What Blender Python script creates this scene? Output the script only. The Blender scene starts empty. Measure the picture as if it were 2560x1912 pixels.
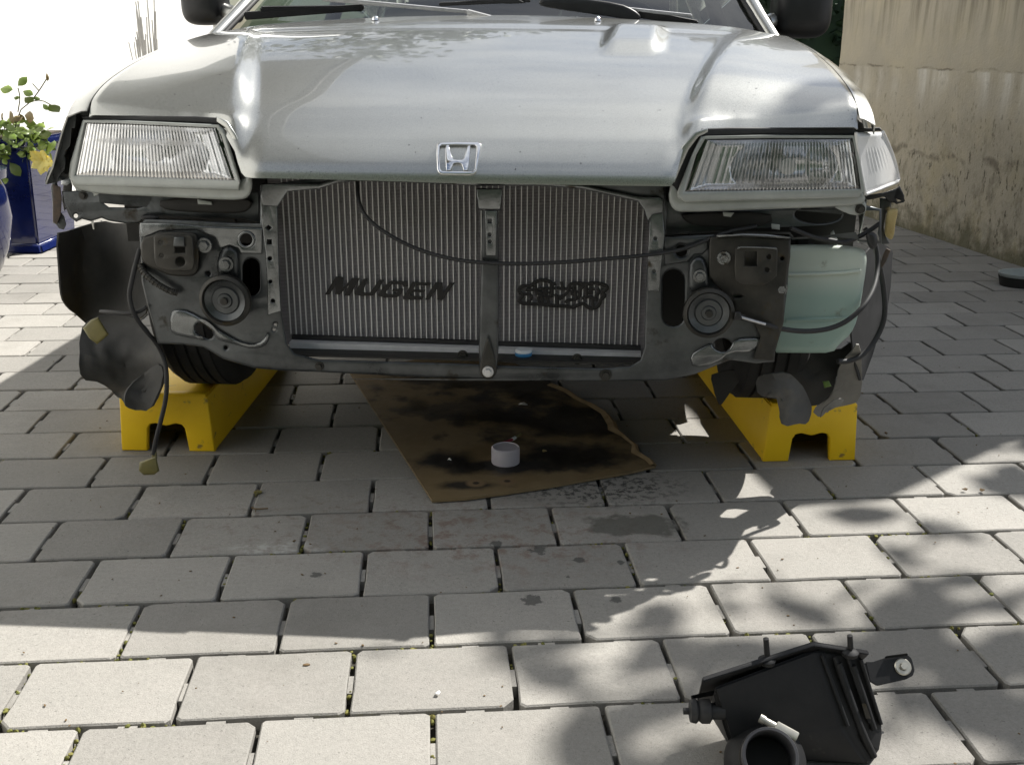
import bpy, bmesh, math, random
import numpy as np
from mathutils import Vector, Matrix, noise
random.seed(7)
SC = bpy.context.scene
COL = SC.collection
# ---------------------------------------------------------------- camera
F, PITCH, ROLL, H = 2600.0, 0.3170, 0.0058, 1.037      # focal length in photo pixels (2560 wide)
cp, sp, cr, sr = math.cos(PITCH), math.sin(PITCH), math.cos(ROLL), math.sin(ROLL)
CAM = Vector((0, 0, H))
cd = bpy.data.cameras.new('camera'); cam = bpy.data.objects.new('camera', cd); COL.objects.link(cam)
cd.sensor_width = 36; cd.lens = 36 * F / 2560; cd.clip_start = 0.05; cd.clip_end = 2000
cam.matrix_world = Matrix(((cr, -sr, 0, 0), (sr*sp, cr*sp, -cp, 0), (sr*cp, cr*cp, sp, H), (0, 0, 0, 1)))
SC.camera = cam
# ---------------------------------------------------------------- light
SUNV = Vector((0.66, 0.55, 1.0)).normalized()            # towards the sun: behind and right of the car
elev = math.asin(SUNV.z); az = math.atan2(SUNV.x, SUNV.y)
w = bpy.data.worlds.new('World'); SC.world = w; w.use_nodes = True
nt = w.node_tree; nt.nodes.clear()
def WN(t, **k):
    n = nt.nodes.new(t)
    for a, b in k.items(): setattr(n, a, b)
    return n
sky = WN('ShaderNodeTexSky', sky_type='NISHITA', sun_disc=False, sun_elevation=elev, sun_rotation=az)
tc = WN('ShaderNodeTexCoord'); mp = WN('ShaderNodeMapping'); mp.inputs['Scale'].default_value = (1.0, 1.0, 2.6)
no = WN('ShaderNodeTexNoise'); no.inputs['Scale'].default_value = 2.3; no.inputs['Detail'].default_value = 7; no.inputs['Roughness'].default_value = 0.62
rp = WN('ShaderNodeValToRGB'); rp.color_ramp.elements[0].position = 0.38; rp.color_ramp.elements[1].position = 0.61
mx = WN('ShaderNodeMix', data_type='RGBA'); mx.inputs[7].default_value = (9.5, 9.8, 10.2, 1)
bg = WN('ShaderNodeBackground'); bg.inputs[1].default_value = 0.05; wo = WN('ShaderNodeOutputWorld')
L = nt.links.new
L(tc.outputs['Generated'], mp.inputs[0]); L(mp.outputs[0], no.inputs['Vector']); L(no.outputs['Fac'], rp.inputs[0])
L(rp.outputs['Color'], mx.inputs[0]); L(sky.outputs[0], mx.inputs[6]); L(mx.outputs[2], bg.inputs[0]); L(bg.outputs[0], wo.inputs[0])
sl = bpy.data.lights.new('sun', 'SUN'); sl.energy = 5.0; sl.angle = math.radians(0.53); sl.color = (1.0, 0.965, 0.905)
so = bpy.data.objects.new('sun', sl); COL.objects.link(so); so.rotation_euler = SUNV.to_track_quat('Z', 'Y').to_euler()
SC.view_settings.view_transform = 'Standard'; SC.view_settings.look = 'None'; SC.view_settings.gamma = 1
SC.view_settings.exposure = 0.82
SC.view_settings.use_curve_mapping = False
SC.render.engine = 'CYCLES'
SC.cycles.max_bounces = 10; SC.cycles.transparent_max_bounces = 12; SC.cycles.caustics_reflective = False; SC.cycles.caustics_refractive = False

# ---------------------------------------------------------------- projection helpers (photo pixels -> the real place of a thing)
def ray(px, py):
    dx, dy = (px-1280)/F, (956-py)/F
    a = cr*dx - sr*dy; b = sr*dx + cr*dy
    return Vector((a, cp + b*sp, -sp + b*cp))
def G(px, py, z=0.0):
    d = ray(px, py); t = (z-H)/d.z
    return CAM + d*t
def AtY(px, py, Y):
    d = ray(px, py); return CAM + d*(Y/d.y)
PSI = math.radians(3.6)
RX = Vector((math.cos(PSI), -math.sin(PSI), 0)); BX = Vector((math.sin(PSI), math.cos(PSI), 0))
O = AtY(1148, 452, 2.11); O.z = 0
def C(px, py, d):
    q = ray(px, py); t = (d - (CAM-O).dot(BX)) / q.dot(BX)
    p = CAM + q*t - O
    return Vector((p.dot(RX), d, p.z))
def zoom(x0, y0, k): return lambda x, y: (x0 + x*k, y0 + y*k)
S0 = zoom(0, 0, 1)
z1 = zoom(0, 0, .40687); z2 = zoom(830, 0, .40687); z3 = zoom(1660, 0, .40687)
z4 = zoom(0, 450, .45403); z5 = zoom(600, 430, .49729); z6 = zoom(1600, 450, .45403); z7 = zoom(800, 900, .40687); z8 = zoom(1600, 1500, .36166)
zA = zoom(330, 520, .2300); zB = zoom(1640, 520, .2421); zK = zoom(1280, 670, .12658); zM = zoom(780, 660, .18083); zHh = zoom(1050, 330, .09042)
zC = zoom(2060, 300, .27842); zR = zoom(300, 860, .20578); zW1 = zoom(420, 0, .40687); zW2 = zoom(1240, 0, .40687)

# ---------------------------------------------------------------- materials
def pm(name, c1, c2=None, scale=8, rough=.5, metal=0, bump=0, bscale=None, coat=0, detail=6, c3=None, c3lim=.62, c3scale=None, spec=None,
       world=False, rnd=0, trans=0, ior=None, rough2=None, stretch=None, sss=0, alpha=None):
    m = bpy.data.materials.new(name); m.use_nodes = True
    t = m.node_tree; N = t.nodes; b = N['Principled BSDF']; lk = t.links.new
    b.inputs['Roughness'].default_value = rough; b.inputs['Metallic'].default_value = metal
    b.inputs['Base Color'].default_value = (*c1, 1)
    if coat: b.inputs['Coat Weight'].default_value = coat; b.inputs['Coat Roughness'].default_value = .03
    if spec is not None: b.inputs['Specular IOR Level'].default_value = spec
    if trans: b.inputs['Transmission Weight'].default_value = trans
    if ior: b.inputs['IOR'].default_value = ior
    if sss: b.inputs['Subsurface Weight'].default_value = sss; b.inputs['Subsurface Radius'].default_value = (.03, .03, .03)
    if c2 is None and not bump: return m
    if world:
        g = N.new('ShaderNodeNewGeometry'); src = g.outputs['Position']
    else:
        g = N.new('ShaderNodeTexCoord'); src = g.outputs['Object']
    if stretch:
        mpn = N.new('ShaderNodeMapping'); mpn.inputs['Scale'].default_value = stretch; lk(src, mpn.inputs[0]); src = mpn.outputs[0]
    def nz(sc, det=detail, ro=.6):
        n = N.new('ShaderNodeTexNoise'); n.inputs['Scale'].default_value = sc; n.inputs['Detail'].default_value = det; n.inputs['Roughness'].default_value = ro
        lk(src, n.inputs['Vector']); return n.outputs['Fac']
    def ramp(f, a, bb):
        r = N.new('ShaderNodeMapRange'); r.inputs['From Min'].default_value = a; r.inputs['From Max'].default_value = bb; lk(f, r.inputs['Value']); return r.outputs[0]
    def mixc(f, A, B):
        x = N.new('ShaderNodeMix'); x.data_type = 'RGBA'; lk(f, x.inputs[0])
        for i, v in ((6, A), (7, B)):
            if isinstance(v, tuple): x.inputs[i].default_value = (*v, 1)
            else: lk(v, x.inputs[i])
        return x.outputs[2]
    col = c1
    if c2 is not None:
        f = ramp(nz(scale), .32, .68); col = mixc(f, c1, c2)
        if rough2 is not None:
            rr = N.new('ShaderNodeMapRange'); rr.inputs['To Min'].default_value = rough; rr.inputs['To Max'].default_value = rough2
            lk(f, rr.inputs['Value']); lk(rr.outputs[0], b.inputs['Roughness'])
    if c3 is not None:
        f3 = ramp(nz(c3scale or scale*2.7), c3lim, c3lim+.08); col = mixc(f3, col, c3)
    if rnd:
        oi = N.new('ShaderNodeObjectInfo'); r = N.new('ShaderNodeMapRange'); r.inputs['To Min'].default_value = 1-rnd; r.inputs['To Max'].default_value = 1+rnd
        lk(oi.outputs['Random'], r.inputs['Value'])
        hv = N.new('ShaderNodeHueSaturation'); lk(r.outputs[0], hv.inputs['Value'])
        if isinstance(col, tuple): hv.inputs['Color'].default_value = (*col, 1)
        else: lk(col, hv.inputs['Color'])
        col = hv.outputs[0]
    if not isinstance(col, tuple): lk(col, b.inputs['Base Color'])
    if bump:
        bp = N.new('ShaderNodeBump'); bp.inputs['Strength'].default_value = bump; bp.inputs['Distance'].default_value = .01
        lk(nz(bscale or scale*4), bp.inputs['Height']); lk(bp.outputs[0], b.inputs['Normal'])
    return m

M = {}
M['paint'] = None
M['steel'] = pm('grimy_steel', (.035, .038, .040), (.13, .138, .142), 7, .24, .7, bump=.16, bscale=26, c3=(.030, .025, .018), c3lim=.60, c3scale=11, rough2=.42)
M['steel2'] = pm('bare_steel', (.26, .272, .278), (.11, .115, .115), 9, .25, .75, bump=.12, bscale=30, c3=(.05, .042, .03), c3lim=.60)
M['bracket'] = pm('bracket_steel', (.022, .0215, .019), (.06, .056, .048), 16, .48, .35, bump=.1, c3=(.05, .038, .018), c3lim=.6, c3scale=20)
M['dark'] = pm('engine_dark', (.012, .012, .011), (.022, .02, .017), 12, .7)
M['black'] = pm('black_plastic', (.014, .014, .015), (.022, .022, .023), 30, .42, bump=.03, bscale=300)
M['rubber'] = pm('black_rubber', (.016, .016, .017), (.026, .026, .027), 40, .62)
M['tyre'] = pm('tyre_rubber', (.009, .009, .009), (.016, .015, .014), 18, .8, bump=.1)
M['liner'] = pm('dusty_liner', (.045, .045, .045), (.085, .083, .078), 9, .68, bump=.12, c3=(.11, .10, .085), c3lim=.6, c3scale=5)
M['liner2'] = pm('pale_dusty_liner', (.16, .155, .145), (.24, .23, .21), 9, .7, bump=.1)
M['fin'] = None
M['alu'] = pm('aluminium', (.62, .62, .63), (.5, .5, .5), 60, .35, .5)
M['tube'] = pm('tube_aluminium', (.72, .72, .70), None, rough=.45, metal=.15)
M['header'] = pm('header_aluminium', (.78, .78, .80), (.66, .66, .67), 40, .4, .25)
M['chrome'] = pm('chrome', (.85, .86, .88), None, rough=.06, metal=1)
M['reflector'] = pm('lamp_reflector', (.86, .87, .89), (.74, .75, .77), 9, .24, .85)
M['clearpl'] = pm('lamp_housing_plastic', (.40, .42, .40), (.30, .32, .30), 12, .22, 0, coat=.5)
M['cornerl'] = pm('corner_lamp_plastic', (.86, .86, .85), (.76, .76, .76), 8, .22, 0, coat=.5)
M['paintlet'] = pm('stencil_paint', (.006, .005, .005), None, rough=.6)
M['bottle'] = pm('washer_bottle_plastic', (.46, .62, .56), (.38, .55, .50), 5, .34, sss=.35, c3=(.20, .24, .20), c3lim=.70, c3scale=26)
M['gold'] = pm('gold_tape', (.52, .42, .20), (.40, .30, .12), 30, .38, .2, bump=.4, bscale=70)
M['rust'] = pm('rusty_flange', (.10, .07, .05), (.055, .05, .045), 40, .8, bump=.3)
M['yellow'] = pm('yellow_ramp_plastic', (.92, .60, .008), (.86, .54, .008), 7, .46, bump=.05, bscale=220, c3=(.30, .19, .05), c3lim=.63, c3scale=19)
M['blueglaze'] = pm('blue_glaze', (.004, .007, .045), (.008, .015, .09), 5, .14, coat=.7)
M['soil'] = pm('soil', (.03, .022, .015), (.06, .045, .03), 20, .9)
M['leaf'] = pm('rose_leaf', (.11, .175, .025), (.19, .26, .045), 9, .42, world=True, rnd=.35)
M['leafred'] = pm('young_rose_leaf', (.16, .12, .045), (.22, .16, .06), 6, .45, world=True)
M['stem'] = pm('rose_stem', (.07, .09, .03), (.10, .08, .04), 20, .6)
M['petal'] = pm('yellow_petal', (.85, .68, .10), (.85, .75, .28), 12, .5, sss=.2)
M['treeleaf'] = pm('tree_leaf', (.03, .065, .016), (.07, .12, .028), 3, .5, world=True)
M['bark'] = pm('bark', (.06, .045, .03), (.11, .085, .06), 9, .85, bump=.5)
M['render'] = pm('white_render', (.86, .855, .83), (.82, .815, .79), 6, .85, bump=.15, bscale=90, world=True)
M['roof'] = pm('roof_tiles', (.14, .13, .12), (.20, .18, .165), 6, .8, world=True)
M['soffit'] = pm('soffit_board', (.34, .34, .32), (.28, .28, .27), 4, .7)
M['cup'] = pm('white_plastic', (.52, .49, .54), (.46, .44, .48), 20, .45)
M['capw'] = pm('cap_white', (.75, .78, .80), None, rough=.4)
M['capb'] = pm('cap_blue', (.06, .26, .52), None, rough=.4)
M['paper'] = pm('paper', (.75, .74, .70), None, rough=.8)
M['grass'] = pm('garden_soil', (.05, .07, .025), (.09, .10, .04), 3, .9)
M['hedge'] = pm('hedge_leaf', (.010, .030, .012), (.02, .05, .018), 5, .6, world=True)
M['olive'] = pm('olive_plug', (.20, .17, .05), (.13, .12, .05), 20, .4)
M['green'] = pm('green_plug', (.10, .17, .03), None, rough=.5)
M['inlet'] = pm('inlet_rubber', (.045, .045, .05), (.06, .06, .065), 20, .38)
M['airbox'] = pm('airbox_plastic', (.011, .0115, .0125), (.020, .020, .021), 18, .58, spec=.3, bump=.04, bscale=260, c3=(.07, .065, .055), c3lim=.66, c3scale=10)
M['washer'] = pm('zinc_washer', (.62, .60, .52), (.5, .48, .42), 60, .35, .7)
M['base'] = pm('joint_sand', (.03, .027, .02), (.06, .054, .04), 30, .95, world=True)
M['moss'] = pm('joint_moss', (.10, .115, .02), (.19, .17, .045), 40, .9, world=True)
M['ground'] = pm('far_ground', (.16, .15, .14), (.2, .19, .17), 2, .9, world=True)
M['drygrass'] = pm('dry_plume', (.55, .53, .50), (.45, .44, .41), 12, .8)
M['interior'] = pm('dash_plastic', (.025, .026, .026), (.04, .04, .04), 9, .6)
M['pale'] = pm('pale_tray_plastic', (.50, .55, .55), (.42, .46, .46), 10, .35)
M['leafdry'] = pm('dry_leaf', (.16, .10, .04), (.09, .06, .03), 30, .8)

def nodes_of(name):
    m = bpy.data.materials.new(name); m.use_nodes = True
    return m, m.node_tree, m.node_tree.nodes, m.node_tree.links.new, m.node_tree.nodes['Principled BSDF']
class NB:                                   # tiny node-graph helper
    def __init__(s, name, coord='pos'):
        s.m, s.t, s.N, s.lk, s.b = nodes_of(name)
        if coord == 'pos': s.src = s.N.new('ShaderNodeNewGeometry').outputs['Position']
        else: s.src = s.N.new('ShaderNodeTexCoord').outputs['Object']
    def vec(s, loc=(0, 0, 0), sc=(1, 1, 1), rot=(0, 0, 0)):
        n = s.N.new('ShaderNodeMapping'); n.inputs['Location'].default_value = loc; n.inputs['Scale'].default_value = sc; n.inputs['Rotation'].default_value = rot
        s.lk(s.src, n.inputs[0]); return n.outputs[0]
    def noise(s, scale, det=6, ro=.6, v=None, dist=0):
        n = s.N.new('ShaderNodeTexNoise'); n.inputs['Scale'].default_value = scale; n.inputs['Detail'].default_value = det; n.inputs['Roughness'].default_value = ro
        n.inputs['Distortion'].default_value = dist
        s.lk(v if v is not None else s.src, n.inputs['Vector']); return n.outputs['Fac']
    def rng(s, f, a, b, c=0, d=1):
        r = s.N.new('ShaderNodeMapRange'); s.lk(f, r.inputs['Value'])
        for k, x in (('From Min', a), ('From Max', b), ('To Min', c), ('To Max', d)): r.inputs[k].default_value = x
        return r.outputs[0]
    def math(s, op, a, b=None):
        n = s.N.new('ShaderNodeMath'); n.operation = op; n.use_clamp = False
        for i, x in enumerate((a, b)):
            if x is None: continue
            if isinstance(x, (int, float)): n.inputs[i].default_value = x
            else: s.lk(x, n.inputs[i])
        return n.outputs[0]
    def mix(s, f, A, B, mode='MIX'):
        x = s.N.new('ShaderNodeMix'); x.data_type = 'RGBA'; x.blend_type = mode
        if isinstance(f, (int, float)): x.inputs[0].default_value = f
        else: s.lk(f, x.inputs[0])
        for i, v in ((6, A), (7, B)):
            if isinstance(v, tuple): x.inputs[i].default_value = (*v, 1)
            else: s.lk(v, x.inputs[i])
        return x.outputs[2]
    def dist(s, p, sc=(1, 1, 1)):            # scaled distance from a point
        v = s.vec(loc=tuple(-a*b for a, b in zip(p, sc)), sc=sc)
        n = s.N.new('ShaderNodeVectorMath'); n.operation = 'LENGTH'; s.lk(v, n.inputs[0]); return n.outputs['Value']
    def xyz(s):
        n = s.N.new('ShaderNodeSeparateXYZ'); s.lk(s.src, n.inputs[0]); return n.outputs
    def bump(s, h, st=.3, d=.01):
        n = s.N.new('ShaderNodeBump'); n.inputs['Strength'].default_value = st; n.inputs['Distance'].default_value = d
        s.lk(h, n.inputs['Height']); s.lk(n.outputs[0], s.b.inputs['Normal'])
    def out(s, col, rough=None):
        s.lk(col, s.b.inputs['Base Color'])
        if rough is not None:
            if isinstance(rough, (int, float)): s.b.inputs['Roughness'].default_value = rough
            else: s.lk(rough, s.b.inputs['Roughness'])
        return s.m
def paver_mat():
    n = NB('concrete_paver')
    big = n.rng(n.noise(1.3), .3, .7); col = n.mix(big, (.295, .285, .262), (.255, .248, .23))
    mid = n.rng(n.noise(9, 5), .35, .7); col = n.mix(n.math('MULTIPLY', mid, .55), col, (.36, .335, .31))
    sand = n.rng(n.noise(420, 2, .7), .3, .7); col = n.mix(n.math('MULTIPLY', sand, .7), col, (.20, .19, .17))
    gr = n.rng(n.noise(110, 3, .8), .3, .7); col = n.mix(n.math('MULTIPLY', gr, .45), col, (.40, .385, .35))
    blot = n.math('MULTIPLY', n.rng(n.noise(3.1, 6, .7, n.vec((7, 3, 0))), .52, .72), .5); col = n.mix(blot, col, (.19, .18, .16))
    spk = n.rng(n.noise(170, 2), .66, .72); col = n.mix(n.math('MULTIPLY', spk, .7), col, (.11, .105, .095))
    oi = n.N.new('ShaderNodeObjectInfo'); hv = n.N.new('ShaderNodeHueSaturation'); n.lk(n.rng(oi.outputs['Random'], 0, 1, .80, 1.12), hv.inputs['Value']); n.lk(col, hv.inputs['Color']); col = hv.outputs[0]
    # rust-red and oily marks in front of the cardboard
    p = G(1230, 1340); q = n.rng(n.dist((p.x, p.y, 0), (1.5, 3.2, 0)), .75, .25)
    rs = n.math('MULTIPLY', n.rng(n.noise(24, 5, .7), .50, .62), q); col = n.mix(n.math('MULTIPLY', rs, .6), col, (.17, .10, .075))
    p2 = G(880, 1300); q2 = n.rng(n.dist((p2.x, p2.y, 0), (1.1, 2.6, 0)), .7, .2)
    rs2 = n.math('MULTIPLY', n.rng(n.noise(31, 5, .7, n.vec((3, 1, 0))), .54, .64), q2); col = n.mix(n.math('MULTIPLY', rs2, .5), col, (.16, .115, .09))
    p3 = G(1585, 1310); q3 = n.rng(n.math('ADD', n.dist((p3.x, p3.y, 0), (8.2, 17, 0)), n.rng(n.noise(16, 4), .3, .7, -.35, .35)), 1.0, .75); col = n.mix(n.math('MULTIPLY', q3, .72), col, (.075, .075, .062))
    for (a, b, r) in ((1345, 1372, .019), (1446, 1398, .012), (1420, 1440, .006), (1330, 1500, .020), (1240, 1358, .012), (790, 1437, .012), (1553, 1405, .009), (1540, 1497, .012)):
        p4 = G(a, b); q4 = n.rng(n.math('ADD', n.dist((p4.x, p4.y, 0), (1/r, 1/r, 0)), n.rng(n.noise(70, 3), .3, .7, -.5, .5)), 1.1, .8); col = n.mix(n.math('MULTIPLY', q4, .75), col, (.05, .05, .048))
    p5 = G(1480, 1215); q5 = n.rng(n.dist((p5.x, p5.y, 0), (3.2, 6, 0)), .9, .4); wet = n.math('MULTIPLY', n.rng(n.noise(55, 4, .7), .50, .56), q5); col = n.mix(n.math('MULTIPLY', wet, .85), col, (.03, .03, .03))
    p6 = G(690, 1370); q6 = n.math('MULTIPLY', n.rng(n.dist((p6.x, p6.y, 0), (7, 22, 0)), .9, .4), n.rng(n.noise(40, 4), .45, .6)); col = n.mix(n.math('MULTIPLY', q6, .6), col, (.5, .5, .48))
    hgt = n.math('ADD', n.noise(330, 3, .75), n.math('MULTIPLY', n.noise(35, 4), .8))
    n.bump(hgt, .45, .004)
    return n.out(col, n.rng(sand, 0, 1, .8, .95))
M['paver'] = paver_mat()
def wall_mat():
    n = NB('stained_concrete'); X, Y, Z = n.xyz()
    col = n.mix(n.rng(n.noise(1.4, 5), .3, .7), (.53, .475, .37), (.43, .39, .31))
    col = n.mix(n.math('MULTIPLY', n.rng(n.noise(5, 6), .45, .7), .5), col, (.58, .51, .36))
    st = n.vec(sc=(14, 14, .9))
    # vertical runs: dark water streaks below the top, pale lime below the pour joint
    dn = n.rng(Z, .98, 1.25); dark = n.math('MULTIPLY', n.rng(n.noise(1.0, 5, .6, st), .45, .70), dn); col = n.mix(n.math('MULTIPLY', dark, .9), col, (.16, .14, .10))
    band = n.math('MULTIPLY', n.rng(Z, .905, .895), n.rng(Z, .62, .86)); lime = n.math('MULTIPLY', n.math('MULTIPLY', band, n.rng(n.noise(1.6, 4, .6, n.vec((1, 4, 2))), .42, .6)), n.rng(n.noise(1.0, 5, .6, n.vec((5, 2, 0), (9, 9, .35))), .42, .66))
    col = n.mix(n.math('MULTIPLY', lime, .95), col, (.80, .77, .70))
    joint = n.math('MULTIPLY', n.rng(n.math('ABSOLUTE', n.math('SUBTRACT', n.math('ADD', Z, n.rng(n.noise(7, 4), .3, .7, -.012, .012)), .905)), .008, .002), n.rng(n.noise(6, 4), .45, .6)); col = n.mix(n.math('MULTIPLY', joint, .7), col, (.13, .11, .08))
    low = n.rng(Z, .78, .12); bl = n.math('MULTIPLY', n.rng(n.noise(13, 6, .72, n.vec(sc=(1, 1, .6))), .50, .64), low); col = n.mix(n.math('MULTIPLY', bl, .75), col, (.17, .145, .10))
    yl = n.math('MULTIPLY', n.rng(n.noise(4, 5), .5, .65), low); col = n.mix(n.math('MULTIPLY', yl, .5), col, (.45, .38, .20))
    sp2 = n.math('MULTIPLY', n.rng(n.noise(34, 5, .75, n.vec(sc=(1, 1, .45))), .57, .64), n.rng(Z, .95, .45)); col = n.mix(n.math('MULTIPLY', sp2, .95), col, (.10, .09, .06))
    j2 = n.math('MULTIPLY', n.rng(n.math('ABSOLUTE', n.math('SUBTRACT', n.math('ADD', Z, n.rng(n.noise(5, 4), .3, .7, -.03, .03)), .45)), .03, .008), n.rng(n.noise(9, 5), .45, .55)); col = n.mix(n.math('MULTIPLY', j2, .65), col, (.12, .10, .07))
    foot = n.rng(n.math('ADD', Z, n.rng(n.noise(9, 5), .3, .7, -.10, .10)), .16, .02); col = n.mix(n.math('MULTIPLY', foot, .8), col, (.10, .095, .05))
    n.bump(n.math('ADD', n.noise(60, 5, .7), n.math('MULTIPLY', n.noise(9, 4), 1.5)), .5, .008)
    return n.out(col, .9)
M['concrete'] = wall_mat()
def card_mat():
    n = NB('oily_cardboard')
    col = n.mix(n.rng(n.noise(5, 5), .3, .7), (.205, .15, .075), (.17, .12, .06))
    for (a, b, rx, ry, wob, am) in ((1280, 1175, .20, .060, .4, 1), (1130, 1160, .095, .065, .45, 1), (1180, 1222, .085, .030, .4, .95), (1420, 1150, .17, .10, .45, .97), (1400, 1060, .30, .15, .7, .92), (1180, 1030, .22, .15, .95, .72), (1330, 960, .40, .20, .8, .85)):
        p = G(a, b); q = n.rng(n.math('ADD', n.dist((p.x, p.y, 0), (1/rx, 1/ry, 0)), n.rng(n.noise(9, 5, .6), .3, .7, -wob, wob)), 1.2, .55); col = n.mix(n.math('MULTIPLY', q, am), col, (.010, .008, .006))
    for (a, b) in ((1190, 1217), (1268, 1212)):
        p = G(a, b); q = n.rng(n.dist((p.x, p.y, 0), (38, 38, 0)), 1.1, .7); col = n.mix(q, col, (.20, .135, .07))
        q = n.rng(n.dist((p.x, p.y, 0), (110, 110, 0)), 1.1, .7); col = n.mix(q, col, (.03, .02, .012))
    ro = n.rng(n.noise(7, 3), .35, .6, .45, .85)
    n.bump(n.noise(80, 4), .15, .004)
    return n.out(col, ro)
def bottle_mat():
    n = NB('washer_bottle_plastic', 'obj'); X, Y, Z = n.xyz(); zl = C(*z6(1000, 640), .16).z
    col = n.mix(n.rng(Z, zl-.004, zl+.05), (.28, .40, .36), (.54, .59, .53))
    col = n.mix(n.math('MULTIPLY', n.rng(n.noise(5, 4), .4, .7), .4), col, (.40, .50, .44))
    col = n.mix(n.math('MULTIPLY', n.rng(n.noise(24, 5, .7), .62, .72), .7), col, (.20, .20, .15))
    n.b.inputs['Subsurface Weight'].default_value = .3; n.b.inputs['Subsurface Radius'].default_value = (.03, .03, .03)
    return n.out(col, .33)
M['bottle'] = bottle_mat()
def paint_mat():
    n = NB('silver_paint', 'obj')
    fl = n.noise(1400, 1, .5); col = n.mix(n.rng(fl, .3, .7), (.43, .44, .42), (.53, .535, .515))
    dust = n.math('MULTIPLY', n.rng(n.noise(7, 6, .65), .42, .72), .30); col = n.mix(dust, col, (.40, .40, .37))
    chips = n.rng(n.noise(95, 2, .4), .755, .77); col = n.mix(chips, col, (.12, .12, .12))
    n.b.inputs['Metallic'].default_value = .88; n.b.inputs['Coat Weight'].default_value = 1
    n.lk(n.rng(n.noise(9, 5, .7), .35, .75, .015, .07), n.b.inputs['Coat Roughness'])
    n.bump(n.noise(3.2, 3, .5), .10, .004)
    return n.out(col, n.rng(fl, .3, .7, .24, .36))
M['paint'] = paint_mat()
M['card'] = card_mat()
M['cardedge'] = pm('torn_card', (.30, .22, .12), (.20, .14, .07), 30, .9)
def fin_mat():
    n = NB('radiator_fins', 'obj'); X, Y, Z = n.xyz()
    wv = n.math('SINE', n.math('MULTIPLY', Z, 2*math.pi/.0032))
    col = n.mix(n.rng(wv, -1, 1), (.165, .155, .16), (.38, .36, .37))
    col = n.mix(n.math('MULTIPLY', n.rng(n.noise(7, 5), .4, .7), .5), col, (.22, .215, .24))
    n.bump(wv, .5, .002); n.b.inputs['Metallic'].default_value = .35
    return n.out(col, .5)
M['fin'] = fin_mat()
def glass(name, rough=.0, tint=(1, 1, 1), ior=1.45):
    m, t, N, lk, b = nodes_of(name)
    b.inputs['Base Color'].default_value = (*tint, 1); b.inputs['Transmission Weight'].default_value = 1; b.inputs['Roughness'].default_value = rough; b.inputs['IOR'].default_value = ior
    return m
def thin_glass(name, tint=(.85, .92, .90), refl=.12):
    m, t, N, lk, b = nodes_of(name)
    tr = N.new('ShaderNodeBsdfTransparent'); tr.inputs[0].default_value = (*tint, 1)
    gl = N.new('ShaderNodeBsdfGlossy'); gl.inputs['Roughness'].default_value = .01
    fr = N.new('ShaderNodeFresnel'); fr.inputs[0].default_value = 1.5
    ms = N.new('ShaderNodeMixShader'); ad = N.new('ShaderNodeMath'); ad.operation = 'ADD'; ad.inputs[1].default_value = refl; ad.use_clamp = True
    lk(fr.outputs[0], ad.inputs[0]); lk(ad.outputs[0], ms.inputs[0]); lk(tr.outputs[0], ms.inputs[1]); lk(gl.outputs[0], ms.inputs[2])
    lk(ms.outputs[0], N['Material Output'].inputs['Surface'])
    return m
M['lens'] = thin_glass('lamp_glass', (.95, .96, .97), .16)
M['wglass'] = thin_glass('windscreen_glass', (.62, .72, .68), .10)

# ---------------------------------------------------------------- mesh helpers
def finish(me, mat, angle=40, smooth=True):
    if mat is not None: me.materials.clear(); me.materials.append(mat if not isinstance(mat, str) else M[mat])
    if smooth:
        me.polygons.foreach_set('use_smooth', [True]*len(me.polygons)); me.set_sharp_from_angle(angle=math.radians(angle))
    me.update()
def ob(name, me, mat=None, parent=None, angle=40, smooth=True, kind=None):
    if mat is not None: finish(me, mat, angle, smooth)
    o = bpy.data.objects.new(name, me); COL.objects.link(o)
    if parent is not None: o.parent = parent
    if kind: o['kind'] = kind
    return o
def tag(o, label=None, cat=None, group=None, kind=None):
    for k, v in (('label', label), ('category', cat), ('group', group), ('kind', kind)):
        if v: o[k] = v
    return o
def empty(name, loc=(0, 0, 0), rz=0, parent=None):
    o = bpy.data.objects.new(name, None); COL.objects.link(o); o.location = loc; o.rotation_euler = (0, 0, rz); o.empty_display_size = .05
    if parent is not None: o.parent = parent
    return o
def mesh(vs, fs, name='m'):
    me = bpy.data.meshes.new(name); me.from_pydata([tuple(v) for v in vs], [], fs); me.update(); return me
def fixn(me):
    bm = bmesh.new(); bm.from_mesh(me); bmesh.ops.remove_doubles(bm, verts=bm.verts, dist=1e-6); bmesh.ops.recalc_face_normals(bm, faces=bm.faces); bm.to_mesh(me); bm.free(); return me
def joinm(meshes):
    bm = bmesh.new()
    for m in meshes: bm.from_mesh(m); bpy.data.meshes.remove(m)
    me = bpy.data.meshes.new('j'); bm.to_mesh(me); bm.free(); return me
def box(x0, x1, y0, y1, z0, z1, bev=0, seg=2):
    bm = bmesh.new(); bmesh.ops.create_cube(bm, size=1)
    for v in bm.verts: v.co = Vector(((x0+x1)/2+v.co.x*(x1-x0), (y0+y1)/2+v.co.y*(y1-y0), (z0+z1)/2+v.co.z*(z1-z0)))
    if bev: bmesh.ops.bevel(bm, geom=bm.edges[:], offset=bev, segments=seg, affect='EDGES', profile=.5)
    me = bpy.data.meshes.new('b'); bm.to_mesh(me); bm.free(); return me
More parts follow.
